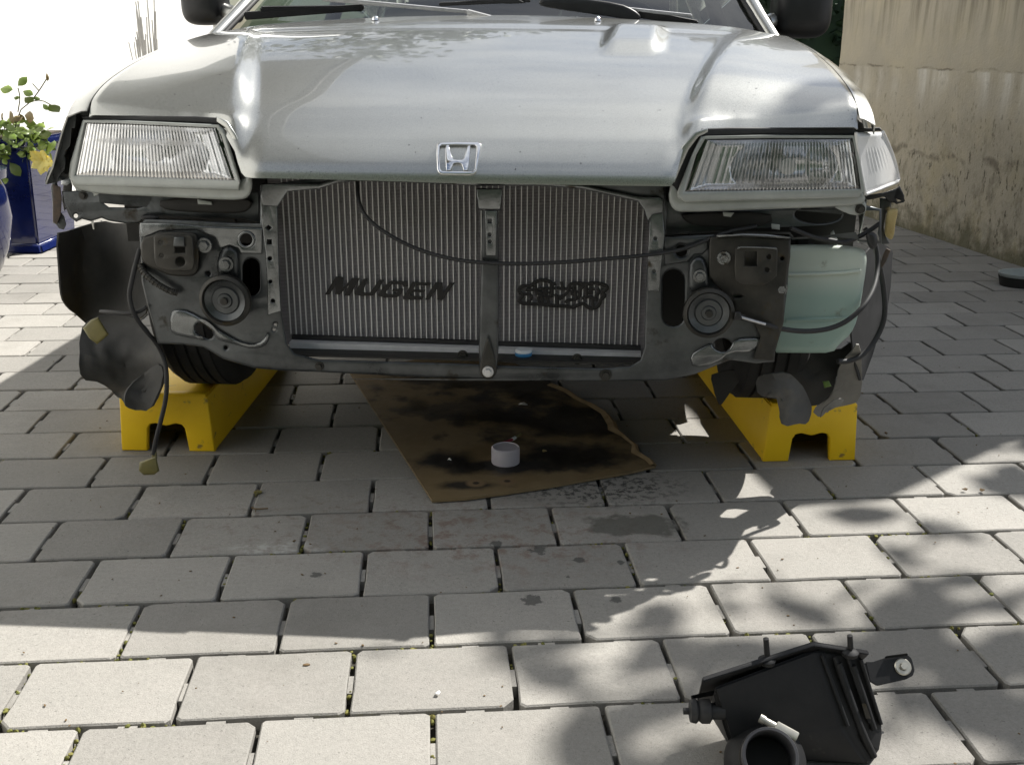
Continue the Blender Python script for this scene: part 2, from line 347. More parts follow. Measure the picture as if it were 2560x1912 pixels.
def poly_solid(pts, n, th, bev=0):           # planar polygon (3D points, CCW about n) thickened along -n
    bm = bmesh.new(); vs = [bm.verts.new(p) for p in pts]; f = bm.faces.new(vs)
    r = bmesh.ops.extrude_face_region(bm, geom=[f])
    for v in r['geom']:
        if isinstance(v, bmesh.types.BMVert): v.co -= Vector(n)*th
    bmesh.ops.recalc_face_normals(bm, faces=bm.faces)
    if bev: bmesh.ops.bevel(bm, geom=bm.edges[:], offset=bev, segments=2, affect='EDGES')
    me = bpy.data.meshes.new('p'); bm.to_mesh(me); bm.free(); return me
def chaikin(p, n, closed=True):
    p = [Vector((*q, 0)) if len(q) == 2 else Vector(q) for q in p]
    for _ in range(n):
        q = []; m = len(p)
        if not closed: q.append(p[0])
        for i in range(m if closed else m-1):
            a, b = p[i], p[(i+1) % m]; q += [a*.75+b*.25, a*.25+b*.75]
        if not closed: q.append(p[-1])
        p = q
    return p
def curve_mesh(splines, extrude=0, bevel=0, res=2, dim='2D', fill='BOTH', offset=0, resu=1):
    c = bpy.data.curves.new('c', 'CURVE'); c.dimensions = dim; c.fill_mode = fill if dim == '2D' else 'FULL'
    c.extrude = extrude; c.bevel_depth = bevel; c.bevel_resolution = res; c.offset = offset; c.use_fill_caps = True; c.resolution_u = resu
    for pts, cyc in splines:
        s = c.splines.new('POLY'); s.points.add(len(pts)-1); s.use_cyclic_u = cyc
        for p, q in zip(s.points, pts): p.co = (q[0], q[1], q[2] if len(q) > 2 else 0, 1)
    o = bpy.data.objects.new('t', c); me = bpy.data.meshes.new_from_object(o)
    bpy.data.objects.remove(o); bpy.data.curves.remove(c); return me
KPX = .00087
def circ(x, y, r, r2=None, n=20): return [(x+r*math.cos(2*math.pi*i/n), y+(r2 or r)*math.sin(2*math.pi*i/n)) for i in range(n)]
def slot(x0, y0, x1, y1):
    r = (x1-x0)/2; p = []
    for i in range(9): a = math.pi*i/8; p.append((x0+r+r*math.cos(a), y0+r-r*math.sin(a)))
    for i in range(9): a = math.pi+math.pi*i/8; p.append((x0+r+r*math.cos(a), y1-r-r*math.sin(a)))
    return p
def rect(x0, y0, x1, y1): return [(x0, y0), (x1, y0), (x1, y1), (x0, y1)]
def plate(name, Z, outline, d, th, mat, parent, holes=(), bev=.002, r=0, angle=50, wob=None):
    """sheet-metal piece: outline seen at car depth d (number or function of px,py), thickness th, rolled edges"""
    b = bev/KPX/1000; e = max(th/2-bev, .0001)/KPX/1000
    sps = [([Vector((p[0], -p[1], 0))/1000 for p in (chaikin([Z(*q) for q in outline], r))], True)]
    for h in holes: sps.append(([Vector((p[0], -p[1], 0))/1000 for p in [Vector((*Z(*q), 0)) for q in h]], True))
    me = curve_mesh(sps, e, b, 2, offset=-b)
    for v in me.vertices:
        px, py, wz = v.co.x*1000, -v.co.y*1000, v.co.z*1000*KPX
        dd = d(px, py) if callable(d) else d
        v.co = C(px, py, dd-wz)
        if wob: v.co += wob(v.co)
    fixn(me)
    return ob(name, me, mat, parent, angle)
def stroke_mesh(Z, lines, width, d, flat=.0012):
    me = curve_mesh([([Vector((p[0], -p[1], 0))/1000 for p in chaikin([Z(*q) for q in ln], 1, False)], False) for ln in lines], 0, width/2000, 1, dim='3D')
    for v in me.vertices:
        px, py = v.co.x*1000, -v.co.y*1000; s = v.co.z*2000/width
        v.co = C(px, py, d-s*flat)
    return me
def tube(name, pts, r, mat, parent, sm=2, seg=3):
    me = curve_mesh([(chaikin([tuple(p) for p in pts], sm, False), False)], 0, r, seg, dim='3D')
    return ob(name, me, mat, parent, 60)
def ctube(name, Z, pts, d, r, mat, parent, sm=2):
    return tube(name, [C(*Z(p[0], p[1]), p[2] if len(p) > 2 else d) for p in pts], r, mat, parent, sm)
def lathe(prof, n=40, axis='y'):             # prof: (radius, along)
    vs, fs = [], []; m = len(prof)
    for i in range(n):
        a = 2*math.pi*i/n
        for r, h in prof:
            c, s = r*math.cos(a), r*math.sin(a)
            vs.append({'y': (c, h, s), 'x': (h, c, s), 'z': (c, s, h)}[axis])
    for i in range(n):
        for j in range(m-1):
            a, b = i*m+j, ((i+1) % n)*m+j; fs.append((a, b, b+1, a+1))
    me = mesh(vs, fs); return fixn(me)
def xf(me, M4): me.transform(M4); return me
def T(*v): return Matrix.Translation(v)
def grid(nx, ny, f):
    vs = [f(i/nx, j/ny) for j in range(ny+1) for i in range(nx+1)]
    fs = [(j*(nx+1)+i, j*(nx+1)+i+1, (j+1)*(nx+1)+i+1, (j+1)*(nx+1)+i) for j in range(ny) for i in range(nx)]
    return mesh(vs, fs)
def solidify(me, th):
    bm = bmesh.new(); bm.from_mesh(me); bmesh.ops.dissolve_degenerate(bm, dist=1e-6, edges=bm.edges); bmesh.ops.recalc_face_normals(bm, faces=bm.faces); bm.normal_update()
    vs = [v.co.copy() for v in bm.verts]; ns = [v.normal.copy() for v in bm.verts]; bm.verts.index_update(); n = len(vs)
    fs = [tuple(v.index for v in f.verts) for f in bm.faces]; be = [(e.link_loops[0].vert.index, e.link_loops[0].link_loop_next.vert.index) for e in bm.edges if e.is_boundary and e.link_loops]
    bm.free()
    allv = vs+[p-q*th for p, q in zip(vs, ns)]
    af = fs+[tuple(n+i for i in reversed(f)) for f in fs]+[(j, i, n+i, n+j) for i, j in be]
    me.clear_geometry(); me.from_pydata([tuple(v) for v in allv], [], af); me.update(); return me
def shell(name, Z, outline, dfun, th, mat, parent, rings=9, r=1, amp=.006, nscale=9, seed=0):
    """thin moulded sheet with an irregular outline that bends in depth"""
    pts = chaikin([Z(*q) for q in outline], r); jr = random.Random(seed*7+len(outline)); pts = [p+Vector((jr.uniform(-1.6, 1.6), jr.uniform(-1.6, 1.6), 0)) for p in pts]; cx = sum(p.x for p in pts)/len(pts); cy = sum(p.y for p in pts)/len(pts)
    vs, fs = [], []; n = len(pts)
    for k in range(rings):
        s = 1-k/rings
        for p in pts:
            px, py = cx+(p.x-cx)*s, cy+(p.y-cy)*s
            u = C(px, py, .3); dd = dfun(px, py)+amp*noise.noise(u*nscale+Vector((seed, 0, 0)))+amp*.5*noise.noise(u*nscale*3)
            vs.append(C(px, py, dd))
    vs.append(C(cx, cy, dfun(cx, cy)))
    for k in range(rings-1):
        for i in range(n): a, b = k*n+i, k*n+(i+1) % n; fs.append((a, b, b+n, a+n))
    for i in range(n): fs.append(((rings-1)*n+i, (rings-1)*n+(i+1) % n, rings*n))
    me = mesh(vs, fs); solidify(me, th); return ob(name, me, mat, parent, 40)
def spline(xs, ys):                          # monotone-ish cubic interpolation
    xs, ys = np.array(xs, float), np.array(ys, float); h = np.diff(xs); dl = np.diff(ys)/h
    m = np.zeros(len(xs)); m[0], m[-1] = dl[0], dl[-1]
    for i in range(1, len(xs)-1): m[i] = 0 if dl[i-1]*dl[i] <= 0 else 2*dl[i-1]*dl[i]/(dl[i-1]+dl[i])
    def f(x):
        x = min(max(x, xs[0]), xs[-1]); i = min(int(np.searchsorted(xs, x, 'right'))-1, len(h)-1); i = max(i, 0)
        t = (x-xs[i])/h[i]; t2, t3 = t*t, t*t*t
        return float((2*t3-3*t2+1)*ys[i]+(t3-2*t2+t)*h[i]*m[i]+(-2*t3+3*t2)*ys[i+1]+(t3-t2)*h[i]*m[i+1])
    return f
def sstep(x, a, b):
    t = min(max((x-a)/(b-a), 0), 1); return t*t*(3-2*t)

# ================================================================ SETTING
gm = mesh([(-150, -150, -.09), (150, -150, -.09), (150, 150, -.09), (-150, 150, -.09)], [(0, 1, 2, 3)])
tag(ob('ground', gm, 'ground'), 'plain ground stretching away around the paved yard', 'ground', kind='structure')
# driveway: sand bed and concrete pavers in running bond
YAW, PX0, PY0, PW, PD = 0.0815, -.0078*H, 2.503*H, .2677*H, .1844*H
drive = tag(ob('driveway', mesh([(-4, -1.2, -.026), (4.4, -1.2, -.026), (4.4, 11, -.026), (-4, 11, -.026)], [(0, 1, 2, 3)]), 'base'), 'driveway of grey concrete pavers laid in running bond with open joints', 'driveway', kind='structure')
def paver_mesh(seed):
    rd = random.Random(seed); g = .0046; bm = bmesh.new()
    hw, hd = PW/2-g, PD/2-g*.85
    ring = [(-hw, -hd), (hw, -hd), (hw, hd), (-hw, hd)]
    c = .006; top = []
    for i_, (x, y) in enumerate(ring):
        sx, sy = (1 if x > 0 else -1), (1 if y > 0 else -1)
        k = c*rd.uniform(.5, 1.5) if rd.random() > .16 else c*rd.uniform(2, 3.2)
        a = [(x-sx*k, y), (x, y-sy*k*rd.uniform(.7, 1.3))]
        if sx*sy > 0: a = a[::-1]
        top += a
        x2, y2 = ring[(i_+1) % 4]; t = rd.uniform(.3, .7); j_ = rd.uniform(-.0022, .0004)
        mx_, my_ = x+(x2-x)*t, y+(y2-y)*t
        top.append((mx_+(j_ if i_ == 1 else -j_ if i_ == 3 else 0), my_+(j_ if i_ == 2 else -j_ if i_ == 0 else 0)))
    lo = [bm.verts.new((x, y, -.055)) for x, y in top]; mi = [bm.verts.new((x, y, -.0026)) for x, y in top]
    up = [bm.verts.new((x*(1-.0026/hw), y*(1-.0026/hd), rd.uniform(-.0004, .0004))) for x, y in top]
    n = len(top)
    for i in range(n):
        j = (i+1) % n; bm.faces.new((lo[i], lo[j], mi[j], mi[i])); bm.faces.new((mi[i], mi[j], up[j], up[i]))
    bm.faces.new(up)
    def nib(x0, x1, y0, y1):
        v = [bm.verts.new(p) for p in ((x0, y0, -.05), (x1, y0, -.05), (x1, y1, -.05), (x0, y1, -.05), (x0, y0, -.005), (x1, y0, -.005), (x1, y1, -.005), (x0, y1, -.005))]
        for f in ((4, 5, 6, 7), (0, 1, 5, 4), (1, 2, 6, 5), (2, 3, 7, 6), (3, 0, 4, 7)): bm.faces.new([v[k] for k in f])
    nw = PW*.055
    for s in (-.25, .25):
        nib(PW*s-nw, PW*s+nw, -hd-g*1.6, -hd)
    nib(hw, hw+g*1.9, -PD*.16, PD*.10)
    bmesh.ops.recalc_face_normals(bm, faces=bm.faces)
    me = bpy.data.meshes.new('paver'); bm.to_mesh(me); bm.free(); finish(me, 'paver', smooth=False); return me
pms = [paver_mesh(i) for i in range(16)]
cy_, sy_ = math.cos(YAW), math.sin(YAW)
cells = []
for k in range(-44, 16):
    v = PY0-(k+.5)*PD
    for nidx in range(-18, 18):
        u = PX0+(nidx+.5+.5*(k % 2))*PW
        X, Y = cy_*u-sy_*v, sy_*u+cy_*v
        if -3.35 < X < 3.0 and -.6 < Y < 9.6:
            dxy = Vector((X, Y, 0))-CAM; dep = dxy.y*cp-dxy.z*sp; vis = False
            if dep > .2:
                sx = 1280+F*dxy.x/dep; syy = 956-F*(dxy.y*sp+dxy.z*cp)/dep
                hid = (330 < sx < 2080 and syy < 880) or (syy < 560) or (sx < 2080 and syy < 620)
                vis = -130 < sx < 2690 and syy < 1990 and not hid
            cells.append((0 if vis else 1, dep if dep > .2 else 50, X, Y))
cells.sort()
rest = []
for i, (nv, dep, X, Y) in enumerate(cells):
    rd = random.Random(i*13+1); zz = rd.uniform(-.0016, .0014)
    mt = Matrix.Translation((X, Y, zz)) @ Matrix.Rotation(YAW+rd.uniform(-.004, .004), 4, 'Z') @ Matrix.Rotation(rd.uniform(-.003, .003), 4, 'X') @ Matrix.Rotation(rd.uniform(-.003, .003), 4, 'Y')
    if i < 300:
        o = bpy.data.objects.new('paver', pms[(i*7) % 16]); COL.objects.link(o); o.parent = drive; o.matrix_local = mt
    else: rest.append((pms[(i*7) % 16], mt))
bm = bmesh.new()
for me_, mt in rest:
    c = me_.copy(); c.transform(mt); bm.from_mesh(c); bpy.data.meshes.remove(c)
me = bpy.data.meshes.new('paver_field'); bm.to_mesh(me); bm.free(); finish(me, 'paver', smooth=False)
ob('paver_field', me, None, drive, kind='stuff')
# moss and crumbs in the joints
rd = random.Random(5); bm = bmesh.new()
for k in range(-6, 9):
    for nidx in range(-10, 11):
        for t in range(26):
            v = PY0-k*PD; u = PX0+(nidx+.5*(k % 2))*PW
            if rd.random() < .35: u += 0; v -= rd.random()*PD; u += rd.uniform(-.0025, .0025)
            else: u += rd.random()*PW; v += rd.uniform(-.0025, .0025)
            X, Y = cy_*u-sy_*v, sy_*u+cy_*v
            if Y < .9 or Y > 3.2 or abs(X) > 1.5: continue
            q = noise.noise(Vector((X*3.1, Y*3.1, 2)))+.35*noise.noise(Vector((X*11, Y*11, 5)))
            if q < (.0 if Y < 2 else .2): continue
            s = rd.uniform(.002, .0048); mt = Matrix.Translation((X, Y, -.013+rd.uniform(0, .009))) @ Matrix.Rotation(rd.random()*6, 4, 'Z') @ Matrix.Diagonal((s*1.3, s, s*rd.uniform(.6, 1.6), 1))
            bmesh.ops.create_icosphere(bm, subdivisions=1, radius=1, matrix=mt)
me = bpy.data.meshes.new('moss'); bm.to_mesh(me); bm.free()
ob('joint_moss', me, 'moss', drive, kind='stuff')

rd = random.Random(31); bm = bmesh.new()
for i in range(330):
    X, Y = rd.uniform(-1.6, 1.9), rd.uniform(1.05, 3.6); s_ = rd.uniform(.0007, .0022)*(1 if rd.random() < .93 else 2)
    bmesh.ops.create_icosphere(bm, subdivisions=1, radius=1, matrix=Matrix.Translation((X, Y, .002)) @ Matrix.Rotation(rd.random()*6, 4, 'Z') @ Matrix.Diagonal((s_*rd.uniform(1, 2.2), s_, s_*.7, 1)))
me = bpy.data.meshes.new('grit'); bm.to_mesh(me); bm.free()
ob('grit', me, 'leafdry', drive, kind='stuff')

# concrete retaining wall on the right
wb0, wb1 = G(2262, 572), G(2560, 668)
wd = (wb0-wb1).normalized(); WA = wb1-wd*1.1; WB = wb1+wd*4.2
for i in range(400):
    q_ = wb1+wd*(.5+i*.02)
    if 1280+F*q_.x/(q_.y*cp-(0-H)*sp) < 2064: WB = q_; break
if True: pass
wn = Vector((wd.y, -wd.x, 0))
if wn.x < 0: wn = -wn
WH = 3.1
def wallf(u, v):
    p = WA.lerp(WB, u); z = -.05+v*(WH+.05)
    o = .012*noise.noise(Vector((p.y*2, z*2, 0)))+.006*noise.noise(Vector((p.y*9, z*9, 3)))
    if abs(z-.905) < .025: o -= .006
    if z > .905: o -= .007
    q = p+wn*o; return (q.x, q.y, z)
wm = grid(120, 60, wallf)
bk = grid(1, 1, lambda u, v: tuple((WA.lerp(WB, u)+wn*.25+Vector((0, 0, -.05+v*(WH+.05))))))
tp = grid(1, 1, lambda u, v: tuple((WA.lerp(WB, u)+wn*.25*v+Vector((0, 0, WH-.001)))))
en = grid(1, 1, lambda u, v: tuple((WA+wn*(.002+.248*u)+Vector((0, 0, -.05+v*(WH+.05))))))
en2 = grid(1, 1, lambda u, v: tuple((WB+wn*(.002+.248*u)+Vector((0, 0, -.05+v*(WH+.05))))))
tag(ob('retaining_wall', joinm([wm, bk, tp, en, en2]), 'concrete', angle=30), 'tall stained beige concrete retaining wall with lime streaks beside the driveway', 'wall')
# raised garden behind the wall
ga = [WA+wn*.27, WB+wn*.27, WB+wn*12, WA+wn*12]
tag(ob('garden', mesh([(p.x, p.y, -.05) for p in ga]+[(p.x, p.y, WH-1.2) for p in ga], [(4, 5, 6, 7), (0, 1, 5, 4), (1, 2, 6, 5), (2, 3, 7, 6), (3, 0, 4, 7)]), 'grass', smooth=False), 'raised garden bed held up by the concrete wall', 'garden', kind='structure')

# white house on the left
HX = -3.15
house = tag(empty('house', (HX, 4, 0)), 'white rendered house with overhanging grey eaves behind the blue planters', 'house')
ob('wall', box(-5.5, 0, -5.2, 7.5, -.06, 6.3), 'render', house, smooth=False)
ob('soffit', box(-.02, 1.0, -5.6, 7.9, 6.12, 6.2), 'soffit', house, smooth=False)
rm = mesh([(1.06, -5.7, 6.205), (1.06, 8, 6.205), (-2.75, 8, 8.1), (-2.75, -5.7, 8.1), (-6.3, 8, 6.205), (-6.3, -5.7, 6.205), (1.06, -5.7, 6.36), (1.06, 8, 6.36), (-2.75, 8, 8.26), (-2.75, -5.7, 8.26), (-6.3, 8, 6.36), (-6.3, -5.7, 6.36)],
          [(6, 7, 8, 9), (9, 8, 10, 11), (0, 3, 2, 1), (3, 5, 4, 2), (0, 1, 7, 6), (5, 11, 10, 4), (0, 6, 9, 3), (3, 9, 11, 5), (1, 2, 8, 7), (2, 4, 10, 8)])
ob('roof', rm, 'roof', house, smooth=False)
gut = lathe([(.055, -5.7), (.06, -5.7), (.06, 8), (.055, 8)], 16, 'y'); ob('gutter', xf(gut, T(1.14, 0, 6.25)), 'soffit', house)

# ---------------------------------------------------------------- foliage
def leaf_mesh(n, pick, size, rd, fold=.25):
    vs, fs = [], []
    for i in range(n):
        p, s = pick(rd); s *= size*rd.uniform(.6, 1.3)
        d = Vector((rd.gauss(0, 1), rd.gauss(0, 1), rd.gauss(0, .6))).normalized(); u = d.cross(Vector((rd.gauss(0, 1), rd.gauss(0, 1), rd.gauss(0, 1)))).normalized(); nn = d.cross(u)
        b = len(vs)
        vs += [p-d*s*.5, p-d*s*.12+u*s*.30+nn*s*fold*.4, p+d*s*.25+u*s*.24+nn*s*fold*.4, p+d*s*.55, p+d*s*.25-u*s*.24+nn*s*fold*.4, p-d*s*.12-u*s*.30+nn*s*fold*.4]
        fs += [(b, b+1, b+2, b+3), (b, b+3, b+4, b+5)]
    return mesh(vs, fs)
def tree(name, loc, h, r, label, seed, nleaf=5200, size=.14, nl=16, cz=.68, group=None):
    rd = random.Random(seed); t = tag(empty(name, loc), label, 'tree', group)
    spl = [([(0, 0, -.1, 1), (.05*h*.1, .02, h*.25), (.1, -.05, h*.5), (.05, .05, h*.8)], False)]
    tm = curve_mesh([(chaikin([(0, 0, -.1), (.05, .03, h*.25), (-.04, .05, h*.5), (.02, 0, h*.85)], 2, False), False)], 0, h*.016, 3, dim='3D')
    ms = [tm]; cl = []
    for i in range(nl):
        a = rd.random()*6.28; rr = r*rd.uniform(.35, .95); z0 = h*rd.uniform(.3, .6); e = Vector((math.cos(a)*rr, math.sin(a)*rr, h*cz+rd.uniform(-.8, .9)*r*.75))
        m0 = Vector((0, 0, z0)).lerp(e, .5)+Vector((0, 0, .12*r)); ms.append(curve_mesh([(chaikin([(0, 0, z0), tuple(m0), tuple(e)], 2, False), False)], 0, h*.0055, 2, dim='3D')); cl.append((e, r*rd.uniform(.25, .5)))
        for _ in range(2):
            cl.append((e+Vector((rd.gauss(0, .3), rd.gauss(0, .3), rd.gauss(0, .25)))*r, r*rd.uniform(.15, .32)))
    ob('trunk', joinm(ms), 'bark', t)
    def pick(q):
        c, s = q.choice(cl); v = Vector((q.gauss(0, 1), q.gauss(0, 1), q.gauss(0, .8))); return c+v*s*.5, 1
    ob('crown', leaf_mesh(nleaf, pick, size, rd), 'treeleaf', t, smooth=False)
    return t
gz = WH-1.2
tree('garden_tree', (4.75, 4.25, gz), 3.9, 1.15, 'leafy tree in the raised garden nearest the end of the concrete wall', 3, 1300, .15, nl=12)
tree('garden_tree', (6.6, 10.2, gz), 4.6, 1.7, 'taller leafy tree in the raised garden farther along the concrete wall', 8, 3500, .2)
tree('yard_tree', (-1.2, 15.5, 0), 6.2, 2.3, 'broad leafy tree standing behind the yard beyond the car', 21, 5000, .24)
tree('yard_tree', (2.2, 17.5, 0), 5.6, 2.4, 'rounder leafy tree behind the yard close to the hedge', 22, 5000, .24)
# dark hedge closing the yard
hd_ = tag(empty('hedge', (1.6, 11.3, 0)), 'dark green hedge at the far end between car and concrete wall', 'hedge')
def hp(q): return Vector((q.uniform(-3.2, 3.2), q.uniform(-.35, .35), q.uniform(0, 1.9))), 1
ob('inner_growth', xf(box(-3.1, 3.1, -.18, .18, -.05, 1.75, .12), T(0, 0, 0)), 'hedge', hd_); ob('foliage', leaf_mesh(6500, hp, .13, random.Random(4)), 'hedge', hd_, smooth=False); [ob('stem', box(x-.02, x+.02, -.03, .03, -.1, 1.6), 'bark', hd_) for x in (-2.5, -1.2, 0, 1.2, 2.5)]
hb_ = tag(empty('hedge', (0, -3.6, 0)), 'tall dense hedge added out of view behind the camera to cut sky light', 'hedge')  # unseen hedge added behind the camera to block sky fill on the car
def hp2(q): return Vector((q.uniform(-5.2, 5.2), q.uniform(-.5, .5), q.uniform(0, 3.9))), 1
ob('inner_growth', box(-5.1, 5.1, -.3, .3, -.05, 3.75, .2), 'hedge', hb_); ob('foliage', leaf_mesh(5000, hp2, .16, random.Random(14)), 'hedge', hb_, smooth=False)
# pale feathery plant against the wall
pp = AtY(365, 128, 7.4); pl = tag(empty('plume_grass', (pp.x, pp.y, 0)), 'pale grey feathery grass clump against the white wall behind the car', 'plant')
ms = []; rd = random.Random(9)
for i in range(26):
    x = rd.gauss(0, .045); hh = rd.uniform(1.0, 1.35)
    ms.append(curve_mesh([(chaikin([(x*.5, rd.gauss(0, .03), -.03), (x, 0, hh*.6), (x*1.5+rd.gauss(0, .02), 0, hh)], 2, False), False)], 0, .0045, 1, dim='3D'))
ob('blade', joinm(ms), 'drygrass', pl, kind='stuff')

# ================================================================ CAR
car = tag(empty('car', O, -PSI), 'silver hatchback on yellow ramps with its front bumper and grille removed', 'car')
# ---- hood: height field with raised flanks over the headlamps and a lower middle
ZL = C(1148, 452, 0).z; ZCR = C(1148, 338, .06).z
Zc = spline([.06, .13, .22, .4, .6, .8, 1.0], [ZCR, ZCR+.042, ZCR+.078, ZCR+.133, ZCR+.177, ZCR+.212, C(1160, 44, 1.0).z])
seam = [(208, 276, .11), (228, 240, .145), (260, 208, .20), (301, 175, .29), (346, 146, .40), (440, 104, .64), (541, 78, .92)]
sz = [C(*s).z for s in seam]
Zs = spline([s[2] for s in seam], sz)
def xe(d): return .803-.02*max(0, d-.1)
def Htop(x, d):
    ax = abs(x); e = .455+.20*min(max((d-.1)/.8, 0), 1.1)
    zs = Zs(d)+.016*(1-sstep(ax, e, xe(d)))*sstep(d, .1, .25)
    k = sstep(ax, e-.022, e+.028)
    crown = .010*(1-(x/.5)**2)*sstep(d, .3, .9)
    z = (Zc(d)+crown)*(1-k)+zs*k
    # low bulge on one side, flat-topped
    bx, bd = (x-.375-.10*(d-.7))/.075, (d-.66)/.17
    bl = (1-sstep(abs(bx), .55, 1.15))*(1-sstep(abs(bd), .55, 1.2)); z += .020*bl
    z -= .004*math.exp(-((d-.78)/.02)**2)*(1-k)
    return z
bnd = [(208, 289), (300, 290), (450, 291), (540, 293), (566, 304), (585, 335), (600, 380), (613, 415), (626, 435), (645, 438), (900, 443), (1150, 451), (1400, 454), (1600, 457), (1672, 458),
       (1684, 440), (1690, 415), (1705, 366), (1733, 336), (1766, 321), (1900, 319), (2138, 319)]
bx_, bz_ = [], []
for (px, py) in bnd:
    c0 = C(px, py, .05 if 590 < px < 1730 else .10); bx_.append(c0.x); bz_.append(c0.z)
def zlip(x): return float(np.interp(x, bx_, bz_))
def dcrease(x): return .06+.045*sstep(abs(x), .40, .56)+.03*max(0, abs(x)-.56)/.24
def drear(x): return 1.0-.11*(x/.78)**2
def dnose(x, z):
    dc = dcrease(x); zc = Htop(x, dc); t = min(max((z-ZL)/(zc-ZL), 0), 1); return dc-.06+.06*t**1.7 if z > ZL else dc-.06
NX, NN, NT = 190, 12, 70
def hoodf(u, v):
    s = 2*u-1; j = v*(NN+NT)
    x0 = s*.80
    dc = dcrease(x0); zc = Htop(x0, dc); zl = min(zlip(x0), zc-.002)
    if j <= NN:
        z = zl+(zc-zl)*j/NN; d = dnose(x0, z); x = s*xe(d) if True else x0
    else:
        t = (j-NN)/NT; d = dc+(drear(x0)-dc)*t; x = s*xe(d); z = Htop(x, d)
    ax = abs(s)
    if ax > .985: z -= .004*((ax-.985)/.015)**2
    if j > NN+NT-2: z -= .003*(j-NN-NT+2)
    return (x, d, z)
hm = grid(NX, NN+NT, hoodf)
# soften the crease between nose and top
bm = bmesh.new(); bm.from_mesh(hm)
rowv = lambda j: [bm.verts[j*(NX+1)+i] for i in range(1, NX)]
bm.verts.ensure_lookup_table()
for _ in range(3):
    new = {}
    for j in range(NN-6, NN+7):
        for i in range(1, NX):
            a, b, c = bm.verts[(j-1)*(NX+1)+i].co, bm.verts[j*(NX+1)+i].co, bm.verts[(j+1)*(NX+1)+i].co
            new[j*(NX+1)+i] = b*.5+(a+c)*.25
    for k, c in new.items(): bm.verts[k].co = c
bm.to_mesh(hm); bm.free()
solidify(hm, .004)
hood = ob('hood', hm, 'paint', car, 60)
ob('hood_lining', grid(20, 14, lambda u, v: ((2*u-1)*.74, .14+.8*v, Htop((2*u-1)*.74, .14+.8*v)-.035)), 'dark', hood)
plate('hood_return', z1, [(1330, 714), (1400, 748), (1452, 830), (1502, 960), (1546, 1068), (1512, 1076), (1468, 960), (1424, 850), (1384, 785), (1330, 748)], lambda px, py: .135-.085*(px-175)/455-.004, .02, 'paint', hood, bev=.003)
plate('hood_return', z3, [(270, 784), (190, 812), (112, 900), (58, 1030), (22, 1122), (66, 1122), (104, 1030), (152, 920), (212, 842), (270, 812)], lambda px, py: .05+.085*(px-1690)/475-.004, .02, 'paint', hood, bev=.003)
# emblem on the nose
def dem(px, py):
    d = .02
    for _ in range(6): c = C(px, py, d); d = .5*d+.5*(dnose(c.x, c.z)-.005)
    return d
plate('emblem_frame', zHh, [(470, 350), (560, 300), (1000, 288), (1600, 292), (1690, 335), (1660, 500), (1560, 1080), (1500, 1170), (1400, 1195), (600, 1185), (510, 1130), (470, 1040), (455, 600)], dem, .007, 'chrome', hood,
      holes=[[(545, 400), (600, 362), (1000, 355), (1500, 365), (1560, 410), (1560, 500), (1510, 1030), (1450, 1095), (620, 1085), (560, 1030), (530, 650)]], bev=.0024)
plate('emblem_letter', zHh, [(715, 366), (800, 360), (830, 520), (880, 690), (930, 760), (1020, 775), (1150, 770), (1210, 720), (1260, 580), (1310, 385), (1395, 380), (1380, 560), (1345, 900), (1325, 1075), (1200, 1075), (1170, 950), (1140, 880), (1020, 860), (930, 880), (890, 960), (850, 1075), (720, 1075), (705, 800), (700, 500)], dem, .007, 'chrome', hood, bev=.0018)
for (a, b) in ((939, 63), (1494, 70)):
    c0 = C(a, b, .9); z = Htop(c0.x, .90)
    nz = lathe([(.011, 0), (.010, .004), (.006, .010), (.0, .012)], 14, 'z'); ob('washer_nozzle', xf(nz, T(c0.x, .90, z)), 'chrome', hood)

# ---- fenders
fpx = [(171, 281), (160, 312), (150, 345), (141, 380), (134, 407), (124, 430), (118, 447)]
foff = [(.004, -.005), (.016, -.006)]+[(abs(C(*p, .125).x)-xe(.125), C(*p, .125).z-Zs(.125)) for p in fpx]
fl_ = foff[-1]; foff += [(fl_[0]+.004, fl_[1]-.05), (fl_[0]+.004, fl_[1]-.12), (fl_[0]-.004, fl_[1]-.20), (fl_[0]-.012, fl_[1]-.30), (fl_[0]-.02, fl_[1]-.42)]
def fender(sg):
    cols = [.115+.02*i for i in range(52)]
    vs, fs = [], []
    for d in cols:
        z0 = Zs(min(d, .92)) if d < .95 else Zs(.92)-.002*(d-.92)
        ar =   .345**2-(d-.60)**2; lim = .735 if d < .28 else (.445+math.sqrt(ar) if ar > 0 else .33)
        if sg > 0 and d < .25: lim = z0-.036
        la = 0
        for (a, b) in foff:
            if z0+b < lim: a = la
            la = a
            k = (1-.30*sstep(d, .3, 1.0))*(.72 if sg > 0 else 1)
            vs.append((sg*(xe(min(d, .92))+a*k), d, max(z0+b, lim)))
    m = len(foff)
    for i in range(len(cols)-1):
        for j in range(m-1): fs.append((i*m+j, (i+1)*m+j, (i+1)*m+j+1, i*m+j+1))
    me = mesh(vs, fs); bm = bmesh.new(); bm.from_mesh(me); bmesh.ops.dissolve_degenerate(bm, dist=1e-5, edges=bm.edges); bmesh.ops.remove_doubles(bm, verts=bm.verts, dist=1e-5)
    bm.to_mesh(me); bm.free(); solidify(me, .003); ob('fender', me, 'paint', car, 60)
fender(-1); fender(1)
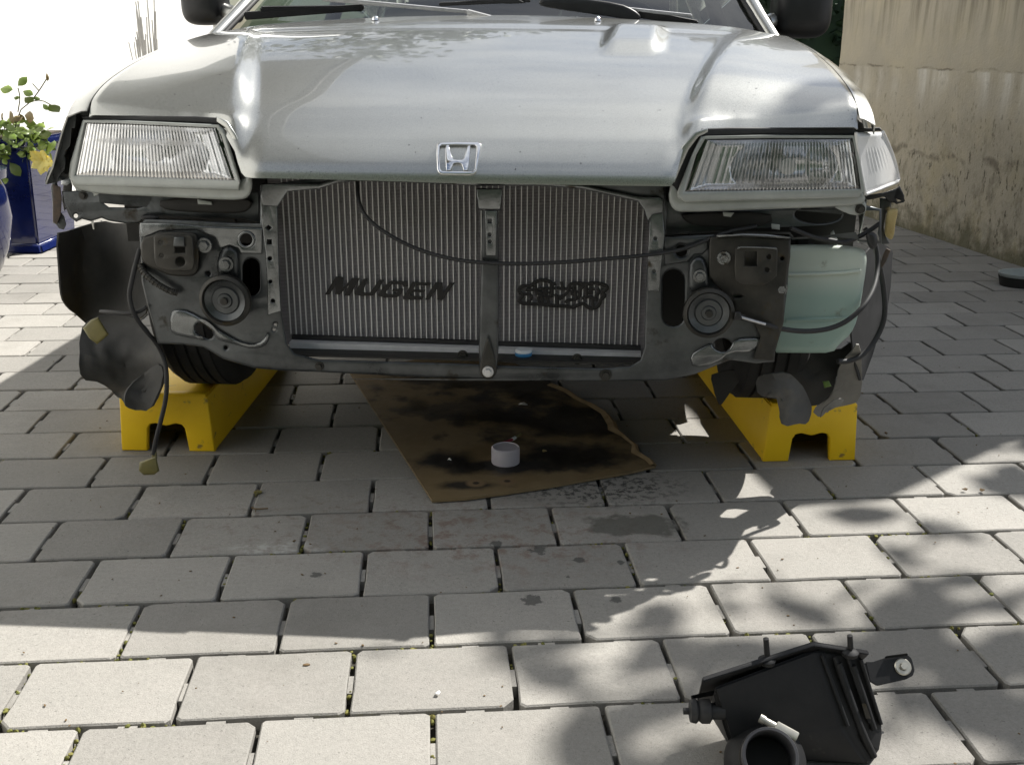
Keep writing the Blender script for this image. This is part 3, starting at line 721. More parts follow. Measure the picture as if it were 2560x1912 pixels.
# ---- body behind: doors, quarter panels, roof, glass
def sidepanel(name, sg, d0, d1, n=14):
    def f(u, v):
        d = d0+(d1-d0)*u; zb = .36-.045*(d-1); zt = 1.055-.012*(d-1); z = zb+(zt-zb)*v
        ar = .33**2-(d-3.12)**2
        if ar > 0: z = max(z, .28+math.sqrt(ar)+.0*v)
        x = .845+.022*math.sin(math.pi*min(1, v*1.05))-.035*max(0, v-.86)/.14-.05*max(0, d-3.3)
        return (sg*x, d, z)
    me = grid(n, 10, f); fixn(me); solidify(me, .004); return ob(name, me, 'paint', car, 50)
for sg in (-1, 1):
    dr = sidepanel('door', sg, 1.16, 2.3); sidepanel('quarter_panel', sg, 2.305, 3.8, 40)
roofz = lambda d: 1.435+.015*math.sin((d-1.75)/1.5*math.pi)
ob('roof', solidify(grid(16, 20, lambda u, v: ((2*u-1)*(.65), 1.75+1.5*v, roofz(1.75+1.5*v)-.035*(2*u-1)**4)), .01), 'paint', car, 60)
def wbase(x): return 1.055-.10*(x/.70)**2
def wsf(u, v):
    s = 2*u-1; xb, xt = s*.715, s*.645
    x = xb+(xt-xb)*v; d0 = wbase(xb); d = d0+(1.75-d0)*v; z0 = Htop(min(max(xb, -.77), .77), .93)-.014; z = z0+(1.432-.035*s**4-z0)*v
    return (x, d-.03*math.sin(math.pi*v), z+.02*math.sin(math.pi*v))
ob('windscreen', grid(24, 16, wsf), 'wglass', car, 60)
ob('rear_window', grid(8, 6, lambda u, v: ((2*u-1)*(.645+.06*v), 3.26+.42*v, 1.425-.36*v)), 'wglass', car)
ob('tailgate', solidify(grid(8, 8, lambda u, v: ((2*u-1)*(.70+.06*v), 3.70+.10*math.sin(v*2), 1.06-.75*v)), .01), 'paint', car)
for sg in (-1, 1):
    ob('side_window', grid(10, 5, lambda u, v: (sg*(.80-.145*v), 1.12+.25*0+(1.8-1.12)*v+u*(3.5-1.12-(3.5-3.2)*v-(1.8-1.12)*v), 1.05+.37*v)), 'wglass', car)
# pillars: silver strip with dark seal inside
for (b0, b1, sg) in (((549, 80), (633, -8), -1), ((1934, 98), (1868, -8), 1)):
    p0, p1 = C(*b0, .95), C(*b1, 1.10); p2 = Vector((sg*.655, 1.74, 1.425))
    p0 = p0-(p1-p0)*.25
    tube('pillar', [p0, p1, (p1+p2)/2+Vector((sg*.008, 0, .012)), p2], .019, 'paint', car, 2)
    ob_ = Vector((-sg*.021, .004, .004)); tube('window_seal', [p0+ob_, p1+ob_, p2+ob_], .008, 'rubber', car, 2)
    q0 = Vector((sg*.655, 1.74, 1.43)); tube('roof_rail', [q0, (sg*.66, 2.5, 1.445), (sg*.655, 3.25, 1.425), (sg*.72, 3.7, 1.06)], .022, 'paint', car, 2)
    tube('pillar', [(sg*.80, 2.3, 1.05), (sg*.655, 2.35, 1.44)], .03, 'rubber', car, 0)
# cowl, dashboard, seats, floor
ob('cowl', grid(24, 4, lambda u, v: ((2*u-1)*.74, drear((2*u-1)*.78)-.02+.09*v, Htop((2*u-1)*.74, .93)-.040+.006*v)), 'rubber', car)
ob('dashboard', box(-.64, .64, 1.16, 1.55, .93, 1.065, .03), 'interior', car)
for sx in (-.36, .36):
    st = joinm([box(sx-.24, sx+.24, 1.9, 2.4, .55, .72, .05), box(sx-.23, sx+.23, 2.33, 2.48, .70, 1.18, .06), box(sx-.11, sx+.11, 2.36, 2.45, 1.2, 1.36, .04)]); ob('seat', st, 'interior', car)
ob('steering_wheel', xf(lathe([(.175, -.012), (.185, 0), (.175, .012), (.165, 0), (.175, -.012)], 30, 'y'), T(.36, 1.62, 1.02) @ Matrix.Rotation(-.5, 4, 'X')), 'interior', car)
ob('floor_pan', mesh([(-.80, .95, .37), (.80, .95, .37), (.80, 3.7, .25), (-.80, 3.7, .25)]+[(-.80, .95, .41), (.80, .95, .41), (.80, 3.7, .29), (-.80, 3.7, .29)], [(0, 3, 2, 1), (4, 5, 6, 7), (0, 1, 5, 4), (2, 3, 7, 6), (1, 2, 6, 5), (3, 0, 4, 7)]), 'dark', car, smooth=False)
ob('firewall', box(-.74, .74, .93, .95, .38, 1.0), 'dark', car, smooth=False)
eng = joinm([box(-.30, .40, .36, .72, .36, .80, .03), box(-.20, .34, .34, .60, .78, .86, .02), box(-.12, .12, .30, .40, .40, .56, .03)]); ob('engine', eng, 'dark', car)
ob('dark_backing_panel', box(.50, .52, .30, .93, .56, .92), 'dark', car, smooth=False); ob('dark_backing_panel', box(-.60, -.58, .34, .93, .60, .92), 'dark', car, smooth=False)
ob('dark_backing_panel', box(.30, .835, .335, .345, .40, .90), 'dark', car, smooth=False); ob('dark_backing_panel', box(-.85, -.50, .345, .355, .57, .90), 'dark', car, smooth=False)  # dark sheets added behind the lamp openings, standing in for shade in the bay
ob('dark_backing_panel', box(.79, .885, .365, .372, .55, .80), 'dark', car, smooth=False)  # extra dark sheet added to close a bright gap as if shaded
ob('subframe', box(-.50, .55, .45, .60, .34, .40, .015), 'dark', car)
# ---- wipers, mirrors
def strip(name, Z, a, b, d0, d1, h, th, mat, par):
    p, q = C(*Z(*a), d0), C(*Z(*b), d1); dr_ = (q-p).normalized(); up = Vector((0, -.3, 1)).normalized(); n = dr_.cross(up).normalized(); up = n.cross(dr_)
    vs = [p+up*s*h/2+n*t*th/2 for s, t in ((-1, -1), (1, -1), (1, 1), (-1, 1))]+[q+up*s*h/2*.8+n*t*th/2 for s, t in ((-1, -1), (1, -1), (1, 1), (-1, 1))]
    me = mesh(vs, [(0, 1, 2, 3), (7, 6, 5, 4), (0, 4, 5, 1), (1, 5, 6, 2), (2, 6, 7, 3), (3, 7, 4, 0)]); fixn(me)
    bm = bmesh.new(); bm.from_mesh(me); bmesh.ops.bevel(bm, geom=bm.edges[:], offset=min(h, th)*.25, segments=2, affect='EDGES'); bm.to_mesh(me); bm.free()
    return ob(name, me, mat, par)
wl = empty('wiper', parent=car); wr = empty('wiper', parent=car)
strip('blade', zW1, (470, 100), (1205, 46), 1.0, 1.03, .022, .012, 'rubber', wl)
strip('blade_cover', zW1, (570, 64), (1200, 52), 1.005, 1.03, .020, .016, 'black', wl)
strip('arm', zW1, (945, -6), (1845, 74), 1.02, .985, .012, .012, 'alu', wl); strip('arm_base', zW1, (1835, 74), (1990, 112), .985, .965, .014, .014, 'alu', wl)
strip('blade', zW2, (870, 84), (1240, 148), 1.0, .99, .022, .012, 'rubber', wr); strip('arm', zW2, (780, 55), (1205, 98), 1.0, .985, .010, .010, 'alu', wr)
plate('wind_foil', zW2, [(262, 20), (275, -8), (500, -14), (760, 22), (850, 62), (892, 100), (885, 122), (830, 126), (620, 92), (420, 66), (280, 42)], .985, .02, 'black', wr, bev=.006, r=1)
strip('blade', zW1, (1665, 28), (2230, 6), 1.02, 1.03, .010, .01, 'rubber', wr); plate('blade_cover', zW1, [(1690, 18), (1900, 0), (2150, -4), (2200, 22), (2110, 26), (1990, 22), (1800, 30)], 1.025, .008, 'rubber', wr, bev=.002)
def mirror(px, py, hw, hh, sg, stalk):
    m = empty('side_mirror', parent=car); c0 = C(px, py, 1.20)
    bm = bmesh.new(); bmesh.ops.create_uvsphere(bm, u_segments=28, v_segments=18, radius=1)
    for v in bm.verts:
        x, y, z = v.co; f = lambda t, e: math.copysign(abs(t)**e, t)
        s = 1-.12*(-sg*x+1)/2*0
        v.co = Vector((f(x, .55)*hw, f(y, .8)*.065, f(z, .55)*hh*(1-.12*(sg*x < 0)*abs(x))))
    me = bpy.data.meshes.new('mm'); bm.to_mesh(me); bm.free(); ob('shell', xf(me, T(*c0)), 'black', m, 80)
    tube('stalk', [C(*stalk, 1.16), c0+Vector((-sg*hw*.5, 0, -.02))], .022, 'paint', m, 0)
    ob('mirror_glass', xf(lathe([(.0, 0), (.055, 0), (.057, .003)], 24, 'y'), T(c0.x, c0.y+.058, c0.z)), 'chrome', m)
mirror(513, 2, .068, .072, -1, (598, 40)); mirror(2002, 22, .088, .084, 1, (1918, 58))

# ---- wheels
def wheel(x, d, z, sg):
    wh = empty('wheel', (x, d, z), parent=car); R, W2 = .283, .088
    pr = [(.185, -W2+.012), (.215, -W2), (.25, -W2), (.27, -W2+.012), (.279, -W2+.03)]
    for t in (-.045, -.015, .015, .045): pr += [(R, t-.011), (R, t+.011), (R-.007, t+.012), (R-.007, t+.017)]
    pr += [(.279, W2-.03), (.27, W2-.012), (.25, W2), (.215, W2), (.185, W2-.012)]
    ob('tyre', lathe(pr, 48, 'x'), 'tyre', wh, 35)
    ob('rim', lathe([(.186, -W2+.014), (.178, -W2+.02), (.165, -.02), (.165, sg*.03), (.06, sg*.045), (.0, sg*.045)], 32, 'x'), 'bracket', wh)
for sg in (-1, 1): wheel(sg*.715, .555, .437, sg); wheel(sg*.715, 3.12, .284, sg)

# ---- radiator support
DP = .10
out = [z4(*p) for p in ((1432, 30), (1432, 238), (1300, 236), (1050, 222), (800, 215), (765, 250), (775, 400), (780, 560), (812, 690), (845, 800), (868, 900), (1000, 905), (1120, 920), (1230, 985), (1400, 1035), (1560, 1050), (1760, 1057))]
out += [z5(*p) for p in ((900, 1030), (1190, 1041), (1300, 1047), (1700, 1050), (2150, 1050))]
out += [z6(*p) for p in ((0, 1104), (150, 1102), (300, 1070), (420, 1020), (500, 990), (640, 1010), (740, 1000), (748, 900), (790, 780), (812, 600), (830, 322), (822, 312), (700, 306), (400, 298), (138, 312), (150, 200), (140, 60), (132, -20))]
out += [z5(*p) for p in ((1900, 20), (1200, 10), (600, 0))]
inn = [z5(*p) for p in ((188, 180), (240, 97), (400, 82), (490, 52), (620, 42), (900, 52), (1190, 66), (1500, 66), (1720, 82), (1850, 112), (2000, 146), (2030, 190), (2052, 250), (2058, 320), (2045, 500), (2036, 700), (2032, 880), (2012, 945), (1960, 975), (1830, 985), (1300, 972), (1130, 962), (400, 942), (275, 912), (235, 860), (208, 700), (196, 400))]
hl = [inn]
hl.append([zA(*p) for p in circ(1243, 345, 68)])
hl.append([zA(*p) for p in slot(1205, 548, 1392, 955)])
hl.append([zA(*p) for p in ((690, 1310), (700, 1270), (745, 1255), (800, 1280), (870, 1330), (885, 1380), (870, 1412), (830, 1420), (760, 1390), (705, 1350))])
for (x, y, r_) in ((1500, 553, 22), (1503, 803, 18), (1530, 1010, 20), (1560, 1268, 20), (1545, 1320, 18), (1020, 1518, 20), (828, 712, 20), (320, 372, 1)):
    if r_ > 5: hl.append([zA(*p) for p in circ(x, y, r_, n=10)])
hl.append([zA(*p) for p in ((1460, 212), (1488, 185), (1522, 212), (1490, 240))]); hl.append([zA(*p) for p in rect(1470, 350, 1520, 396)])
hl.append([z4(*p) for p in circ(1470, 130, 11, n=10)])
hl.append([zB(*p) for p in circ(260, 442, 60)]); hl.append([zB(*p) for p in slot(66, 632, 296, 1222)]); hl.append([zB(*p) for p in circ(690, 1415, 92, 70)]); hl.append([zB(*p) for p in circ(942, 1396, 18, n=10)])
hl.append([zB(*p) for p in circ(678, 806, 26, n=10)])
sup = plate('radiator_support', S0, out, DP, .016, 'steel', car, holes=hl, bev=.005)
# pressings and flanges on it
plate('pressing', zA, [(430, 1110), (520, 1095), (620, 1120), (790, 1215), (960, 1330), (1180, 1450), (1300, 1480), (1420, 1440), (1480, 1330), (1500, 1420), (1440, 1510), (1300, 1530), (1180, 1500), (950, 1440), (900, 1400), (880, 1330), (790, 1255), (740, 1240), (690, 1270), (680, 1330), (720, 1380), (840, 1450), (560, 1400), (440, 1370), (410, 1290), (410, 1190)], DP-.008, .016, 'steel2', sup, bev=.007, r=1)
plate('pressing', zA, [(85, 160), (480, 165), (800, 195), (1415, 215), (1418, 240), (1415, 500), (1180, 500), (1150, 440), (1060, 410), (960, 440), (900, 330), (700, 240), (300, 255), (130, 330), (90, 300)], DP-.007, .012, 'steel2', sup, holes=[circ(1243, 345, 86)], bev=.004)
plate('pressing', zA, [(920, 600), (960, 450), (1050, 410), (1130, 440), (1165, 520), (1160, 760), (1050, 740), (930, 730)], DP-.010, .026, 'steel', sup, bev=.011, r=1)
plate('pressing', zB, [(330, 600), (380, 510), (450, 490), (510, 530), (545, 640), (550, 820), (480, 840), (330, 880)], DP-.010, .026, 'steel', sup, bev=.011, r=1)
plate('pressing', zB, [(340, 1520), (480, 1430), (580, 1390), (600, 1450), (700, 1490), (770, 1440), (800, 1350), (1080, 1330), (1100, 1400), (1000, 1490), (760, 1490), (640, 1600), (380, 1660)], DP-.008, .016, 'steel2', sup, bev=.006, r=1)
plate('pressing', zB, [(80, 295), (540, 305), (545, 420), (480, 480), (400, 485), (330, 560), (80, 590), (90, 400)], DP-.006, .010, 'steel', sup, holes=[circ(260, 442, 74)], bev=.004, r=0)
ctube('hole_rim', zA, [(1243+82*math.cos(t*.3142), 345+82*math.sin(t*.3142)) for t in range(21)], DP-.012, .0035, 'steel2', sup, 0)
# bright tie bar along the top, under the hood lip
plate('tie_bar', S0, [z5(*p) for p in ((105, 60), (240, 55), (400, 58), (490, 28), (900, 32), (1200, 44), (1500, 44), (1720, 62), (1850, 90), (2010, 122), (2110, 125), (2130, 140), (2125, 205), (2075, 215), (2050, 250), (2030, 190), (2000, 150), (1850, 116), (1720, 86), (1500, 70), (1190, 70), (900, 56), (620, 46), (490, 56), (400, 86), (240, 100), (190, 175), (110, 170), (100, 110))], DP-.014, .012, 'steel2', sup, bev=.004)
plate('side_flange', z5, [(100, 120), (185, 110), (190, 300), (196, 520), (206, 700), (140, 720), (130, 420), (108, 250)], DP-.010, .006, 'steel2', sup, bev=.002, holes=[circ(133, 160, 12, n=10), circ(150, 436, 11, n=10), circ(152, 552, 9, n=10), circ(165, 648, 10, n=10), [(127, 281), (142, 267), (160, 280), (145, 295)], rect(136, 340, 160, 364)])
plate('side_flange', z5, [(2062, 215), (2125, 205), (2135, 320), (2118, 470), (2110, 600), (2050, 600), (2052, 400)], DP-.010, .006, 'steel2', sup, bev=.002, holes=[circ(2082, 500, 9, n=10), circ(2088, 335, 9, n=10)])
# lower cross member: ledge behind the front lip
lo0, lo1 = C(*z5(235, 880), DP+.02), C(*z5(2030, 960), DP+.02)
led = grid(40, 6, lambda u, v: (lo0.x+(lo1.x-lo0.x)*u, DP+.004+.16*v, C(*z5(235+1795*u, 928+46*u), DP).z+.010*v-.022*math.sin(math.pi*v)*.2)); LEDZ = C(*z5(1425, 955), DP).z
ob('lower_ledge', solidify(led, -.004), 'dark', sup)
# centre strut with latch tongue
strut = plate('centre_strut', z5, [(1186, 82), (1320, 84), (1312, 192), (1300, 196), (1302, 450), (1300, 890), (1290, 1010), (1205, 1010), (1200, 890), (1212, 450), (1218, 196), (1198, 190)], DP-.030, .022, 'steel', sup, bev=.006)
plate('strut_plate', z5, [(1188, 86), (1318, 86), (1308, 188), (1200, 186)], DP-.045, .006, 'steel2', strut, bev=.002)
plate('strut_strip', z5, [(1232, 196), (1290, 196), (1286, 420), (1238, 420)], DP-.044, .004, 'steel2', strut, holes=[rect(1245, 236, 1266, 258), circ(1255, 315, 10, n=12), circ(1256, 350, 10, n=12)], bev=.0012)
plate('latch_tongue', z5, [(1236, 850), (1246, 828), (1258, 850), (1285, 940), (1292, 1000), (1280, 1030), (1246, 1046), (1214, 1030), (1204, 1000), (1212, 940)], DP-.05, .010, 'bracket', strut, bev=.004, r=1)
def bolt(Z, x, y, d, r, par, hexa=True, mat='steel2'):
    c0 = C(*Z(x, y), d); ms = [lathe([(0, -.010), (r*.62, -.010), (r*.68, -.008), (r*.68, 0)], 6, 'y'), lathe([(r*.6, -.003), (r, -.003), (r*1.05, 0)], 20, 'y')]
    return ob('bolt', xf(joinm(ms), T(*c0)), mat, par, 30)
bolt(z5, 1247, 1003, DP-.056, .012, strut, mat='alu')
for (x, y) in ((1025, 612), (790, 405)): bolt(zA, x, y, DP-.026, .016, sup)
for (x, y) in ((450, 705), (700, 515)): bolt(zB, x, y, DP-.026, .014, sup)
bolt(zB, 1290, 835, DP-.014, .014, sup); bolt(z5, 1838, 1020, DP-.010, .013, sup, mat='bracket'); bolt(z5, 400, 975, DP-.008, .010, sup, mat='bracket'); bolt(z5, 1120, 922, DP+.03, .012, sup, mat='bracket'); bolt(z5, 1695, 940, DP+.03, .012, sup, mat='bracket')
# bumper mounts
bl_ = plate('bumper_mount', zA, [(95, 330), (230, 290), (300, 260), (640, 262), (720, 300), (735, 640), (700, 720), (640, 745), (420, 740), (300, 690), (180, 640), (95, 560)], DP-.014, .016, 'bracket', car, bev=.005, r=1)
plate('mount_plate', zA, [(235, 310), (290, 288), (620, 292), (660, 320), (682, 600), (660, 670), (600, 690), (380, 680), (270, 640), (245, 560)], DP-.045, .010, 'bracket', bl_, holes=[rect(468, 428, 580, 486), circ(525, 585, 52), circ(312, 374, 20, n=10), circ(325, 516, 22, n=10)], bev=.003, r=0)
plate('mount_pad', zA, [(455, 315), (565, 315), (572, 420), (448, 420)], DP-.052, .008, 'steel', bl_, bev=.003)
br_ = plate('bumper_mount', zB, [(560, 300), (900, 285), (1390, 320), (1388, 500), (1330, 900), (1320, 1180), (1230, 1480), (1220, 1580), (1000, 1560), (1080, 1330), (1000, 1180), (820, 1150), (800, 980), (640, 820), (545, 700), (545, 420)], DP-.016, .014, 'bracket', car, holes=[circ(1300, 522, 17, n=12), circ(835, 912, 55, 12, n=10)], bev=.005)
plate('mount_plate', zB, [(822, 415), (850, 400), (1240, 408), (1256, 430), (1250, 700), (1180, 760), (1090, 800), (880, 800), (815, 740), (808, 620)], DP-.045, .010, 'bracket', br_, holes=[rect(915, 448, 1042, 600), circ(1166, 506, 25, n=12), circ(1148, 640, 25, n=12)], bev=.003)
plate('mount_edge', zB, [(850, 398), (1000, 400), (1240, 408), (1252, 432), (1130, 418), (880, 412), (830, 430)], DP-.054, .004, 'steel2', br_, bev=.001)
plate('top_flange', zB, [(610, 285), (900, 262), (1150, 270), (1390, 300), (1390, 322), (1150, 306), (900, 296), (620, 300)], DP-.026, .02, 'steel2', br_, bev=.004)
# horns
def horn(Z, x, y, R, d):
    h = empty('horn', parent=car); c0 = C(*Z(x, y), d)
    k = (C(*Z(x+R, y), d)-c0).length
    ob('body', xf(lathe([(k*.5, .05), (k*.82, .03), (k*.98, .012), (k, .004), (k*.99, -.004), (k*.86, -.008), (k*.82, -.003), (k*.82, .002)], 48, 'y'), T(*c0)), 'bracket', h)
    ob('diaphragm', xf(lathe([(k*.825, .001), (k*.79, -.002), (k*.55, .004), (k*.5, .001), (k*.30, .001), (k*.26, -.003), (0, -.004)], 48, 'y'), T(*c0)), 'steel', h)
    ob('nub', xf(lathe([(k*.15, -.002), (k*.14, -.010), (k*.05, -.011), (0, -.010)], 20, 'y'), T(*c0)), 'bracket', h)
    return h
horn(zA, 1010, 1008, 278, DP-.058); hr = horn(zB, 545, 1085, 268, DP-.058)
plate('terminal', zB, [(815, 1075), (870, 1070), (890, 1140), (870, 1165), (800, 1155)], DP-.06, .02, 'black', hr, bev=.004)

# ---- radiator
rad = empty('radiator', parent=car); DR = .185
def RP(x, y, d=DR): return C(*z5(x, y), d)
c00, c10, c01, c11 = RP(180, 30), RP(2075, 50), RP(222, 812), RP(2030, 868)
XL, XR = c00.x-.02, c10.x+.02; ZT, ZB0, ZB1 = c00.z+.03, c01.z, c11.z
ob('core', box(XL, XR, DR+.003, DR+.03, min(ZB0, ZB1)-.02, ZT), 'fin', rad, smooth=False)
xa, xb = RP(237, 500).x, RP(2013, 500).x
NTB = 64; tm = box(-.0008, .0008, -.004, .004, -.5, .5); finish(tm, 'tube', smooth=False)
zt_ = ZT-.005
for i in range(NTB):
    x = xa+(xb-xa)*i/(NTB-1); zb = ZB0+(ZB1-ZB0)*(i/(NTB-1))
    o = bpy.data.objects.new('tube', tm); COL.objects.link(o); o.parent = rad; o.location = (x, DR, (zt_+zb)/2); o.scale = (1, 1, zt_-zb)
def barf(dz0, dz1, d0, d1, mat, name, bev=.002):
    a, b = XL+.035, XR-.03
    vs = [(x, d, z0+dz) for (x, z0) in ((a, ZB0), (b, ZB1)) for d in (d0, d1) for dz in (dz0, dz1)]
    me = mesh(vs, [(0, 1, 3, 2), (4, 6, 7, 5), (0, 4, 5, 1), (2, 3, 7, 6), (0, 2, 6, 4), (1, 5, 7, 3)]); fixn(me); ob(name, me, mat, rad, smooth=False)
barf(-.012, -.002, DR-.006, DR+.02, 'black', 'seal_strip'); barf(-.030, -.0125, DR-.030, DR+.03, 'header', 'lower_header')
LT = [[(175, 425), (240, 425), (330, 290), (320, 420), (390, 420), (510, 290), (450, 435), (520, 440), (665, 195), (560, 190), (430, 330), (435, 180), (330, 175)],
      [(715, 205), (778, 205), (700, 380), (720, 395), (800, 395), (935, 215), (1003, 218), (870, 415), (820, 440), (680, 440), (585, 420), (585, 380), (640, 310)],
      [(1100, 230), (1320, 240), (1325, 310), (1265, 318), (1250, 285), (1110, 280), (1010, 400), (1060, 415), (1150, 415), (1185, 380), (1105, 375), (1120, 340), (1265, 345), (1230, 420), (1170, 465), (1000, 465), (910, 440), (920, 400), (1010, 290)],
      [(1390, 245), (1655, 260), (1625, 302), (1430, 292), (1400, 350), (1570, 358), (1545, 395), (1380, 385), (1350, 438), (1550, 445), (1520, 495), (1260, 490), (1260, 450), (1330, 350)],
      [(1710, 250), (1805, 255), (1810, 400), (1905, 260), (1980, 255), (1800, 505), (1730, 495), (1725, 350), (1620, 495), (1565, 495), (1580, 450)]]
for lt in LT: plate('painted_letter', zM, lt, DR-.0046, .0012, 'paintlet', rad, bev=.0003)
KJ = [[(150, 480), (135, 430), (170, 370), (270, 352), (380, 352), (430, 295), (500, 262), (560, 240), (680, 245), (760, 280), (800, 330), (870, 300)], [(975, 265), (985, 330), (1000, 395)], [(880, 400), (1000, 405), (1130, 420)],
      [(1130, 420), (1125, 350), (1180, 312), (1290, 300), (1480, 320), (1600, 295), (1750, 310), (1850, 340), (1890, 390), (1850, 440), (1760, 480), (1830, 520), (1830, 565), (1750, 620), (1740, 700), (1690, 770), (1600, 800), (1510, 790), (1440, 715), (1380, 700), (1270, 750), (1180, 778), (1050, 750), (900, 750), (700, 730), (560, 710), (400, 710), (230, 700), (140, 670), (150, 600), (230, 540), (150, 480)],
      [(230, 520), (340, 505), (400, 570), (360, 640), (300, 690)], [(530, 560), (520, 640), (560, 700)], [(705, 560), (715, 640), (730, 710)], [(520, 560), (620, 560), (820, 560)], [(850, 510), (890, 600), (900, 720)], [(880, 560), (1010, 560), (1080, 500), (1130, 420)], [(930, 620), (1000, 580)], [(560, 405), (720, 405), (860, 400)],
      [(1050, 690), (1100, 630), (1200, 630), (1300, 605), (1345, 540), (1330, 450), (1400, 370), (1450, 330)], [(1150, 400), (1280, 402)], [(1380, 605), (1440, 572), (1550, 575), (1700, 625)], [(1500, 420), (1640, 415)], [(1490, 490), (1590, 488)], [(1190, 500), (1195, 540)], [(270, 430), (420, 430), (560, 420)], [(470, 485), (620, 500), (780, 480)], [(450, 340), (480, 430), (500, 540)], [(640, 400), (645, 570)], [(770, 320), (785, 420), (790, 570)], [(1470, 340), (1465, 430), (1480, 570)], [(1690, 400), (1730, 480), (1640, 570)], [(1230, 310), (1245, 420), (1262, 610)], [(600, 570), (610, 700)], [(1150, 470), (1300, 470)], [(1590, 600), (1600, 780)]]
ob('painted_emblem', joinm([stroke_mesh(zK, KJ[:1]+KJ[3:4], 9.5, DR-.0048), stroke_mesh(zK, KJ[1:3]+KJ[4:], 8.0, DR-.0048)]), 'paintlet', rad)
# release cable drooping across the radiator
cb = [(*z5(590, 40), .12), (*z5(590, 110), .09), (*z5(608, 190), .07), (*z5(660, 255), .062), (*z5(740, 312), .06), (*z5(850, 372), .058), (*z5(960, 412), .056), (*z5(1080, 441), .05), (*z5(1190, 454), .045), (*z5(1260, 458), .045), (*z5(1400, 463), .048), (*z5(1600, 456), .055), (*z5(1800, 441), .062), (*z5(2000, 423), .068),
      (*z6(0, 417), .07), (*z6(120, 405), .075), (*z6(250, 380), .08), (*z6(380, 325), .085), (*z6(480, 285), .1), (*z6(640, 255), .13)]
tube('release_cable', [C(*p) for p in cb], .0042, 'rubber', car, 2)

# ---- headlamps
def dlL(px, py=0): return .135-.085*(px-175)/455
def dlR(px, py=0): return .05+.085*(px-1690)/475
def headlamp(Z, quad, dl, frame, fholes, body, ear, screw, gasket, shade):
    h = empty('headlight', parent=car)
    q = [Vector((*Z(*p), 0)) for p in quad]     # TL TR BR BL
    def P(u, v): return q[0]*(1-u)*(1-v)+q[1]*u*(1-v)+q[2]*u*v+q[3]*(1-u)*v
    wpx = (q[1]-q[0]).length; nf = int(wpx/7.4); NXf = nf*6
    def lensf(u, v):
        p = P(u, v); e = 1-max(abs(2*u-1)**6, abs(2*v-1)**6)
        ph = 2*math.pi*nf*u; am = (.00028 if dl is dlL else .00042) if (.10 < v < .97) else .00015
        if .30 < v < .36: am *= .2
        return C(p.x, p.y, dl(p.x)-.006-.006*e-am*math.cos(ph))
    ob('lens', grid(NXf, 26, lensf), 'lens', h, 80)
    cu, cv = (.55, .5)
    def reff(u, v):
        p = P(.03+.94*u, .04+.92*v); a = max(0, 1-((u-cu)/.34)**2-((v-cv)/.62)**2); e = min(1, 9*min(u, 1-u, v, 1-v)+.1)
        b2 = max(0, 1-((u-(.16 if dl is dlL else .84))/.15)**2-((v-.5)/.6)**2)
        f = .0012*math.cos(2*math.pi*nf*.5*u)
        return C(p.x, p.y, dl(p.x)+.012+.022*e+.065*a**.6+.02*b2**.5+f)
    ob('reflector', grid(90, 30, reff), 'reflector', h, 80)
    pc = P(cu, cv); cc = C(pc.x, pc.y, dl(pc.x)+.05)
    ob('bulb', xf(lathe([(.0, -.035), (.008, -.034), (.010, -.02), (.010, .03), (.016, .032), (.016, .045)], 18, 'y'), T(*cc)), 'alu', h)
    ob('bulb_shield', xf(lathe([(.0, -.045), (.017, -.043), (.019, -.02), (.018, -.02)], 18, 'y'), T(*cc)), 'alu', h)
    plate('lens_frame', Z, frame, lambda px, py: dl(px)+.0, .022, 'clearpl', h, holes=[fholes], bev=.006)
    plate('housing', Z, body, lambda px, py: dl(px)+.018, .03, 'clearpl', h, bev=.008, r=1)
    plate('mounting_ear', Z, ear, lambda px, py: dl(px)+.02, .012, 'clearpl', h, bev=.003, r=1)
    bolt(Z, *screw, dl(Z(*screw)[0])+.012, .010, h, mat='bracket')
    plate('gasket', Z, gasket, lambda px, py: dl(px)+.012, .02, 'rubber', h, bev=.004)
    back = P(.5, .5); mn = min(p.x for p in q); mxx = max(p.x for p in q)
    ob('bucket', grid(12, 6, lambda u, v: C(P(u, v).x, P(u, v).y, dl(P(u, v).x)+.125)), 'dark', h)
    return h
headlamp(z1, [(520, 752), (1338, 782), (1452, 1112), (452, 1078)], dlL,
         [(508, 738), (700, 738), (1345, 766), (1375, 790), (1400, 850), (1478, 1112), (1470, 1172), (455, 1140), (420, 1085), (432, 1000)], [(528, 756), (700, 758), (1330, 786), (1358, 830), (1448, 1108), (465, 1076)],
         [(428, 1088), (470, 1098), (900, 1110), (1465, 1128), (1490, 1090), (1545, 1068), (1553, 1150), (1530, 1210), (1480, 1230), (1300, 1226), (900, 1206), (620, 1194), (470, 1166), (440, 1130)],
         [(450, 1120), (640, 1150), (610, 1195), (570, 1215), (540, 1233), (495, 1232), (475, 1200)], (515, 1200), [(495, 712), (1200, 716), (1340, 724), (1395, 762), (1450, 850), (1505, 1000), (1540, 1075), (1480, 1105), (1440, 960), (1395, 830), (1350, 768), (1200, 758), (515, 738)],
         [[(.63, .36), (.82, .33), (.82, .42), (.63, .44)]])
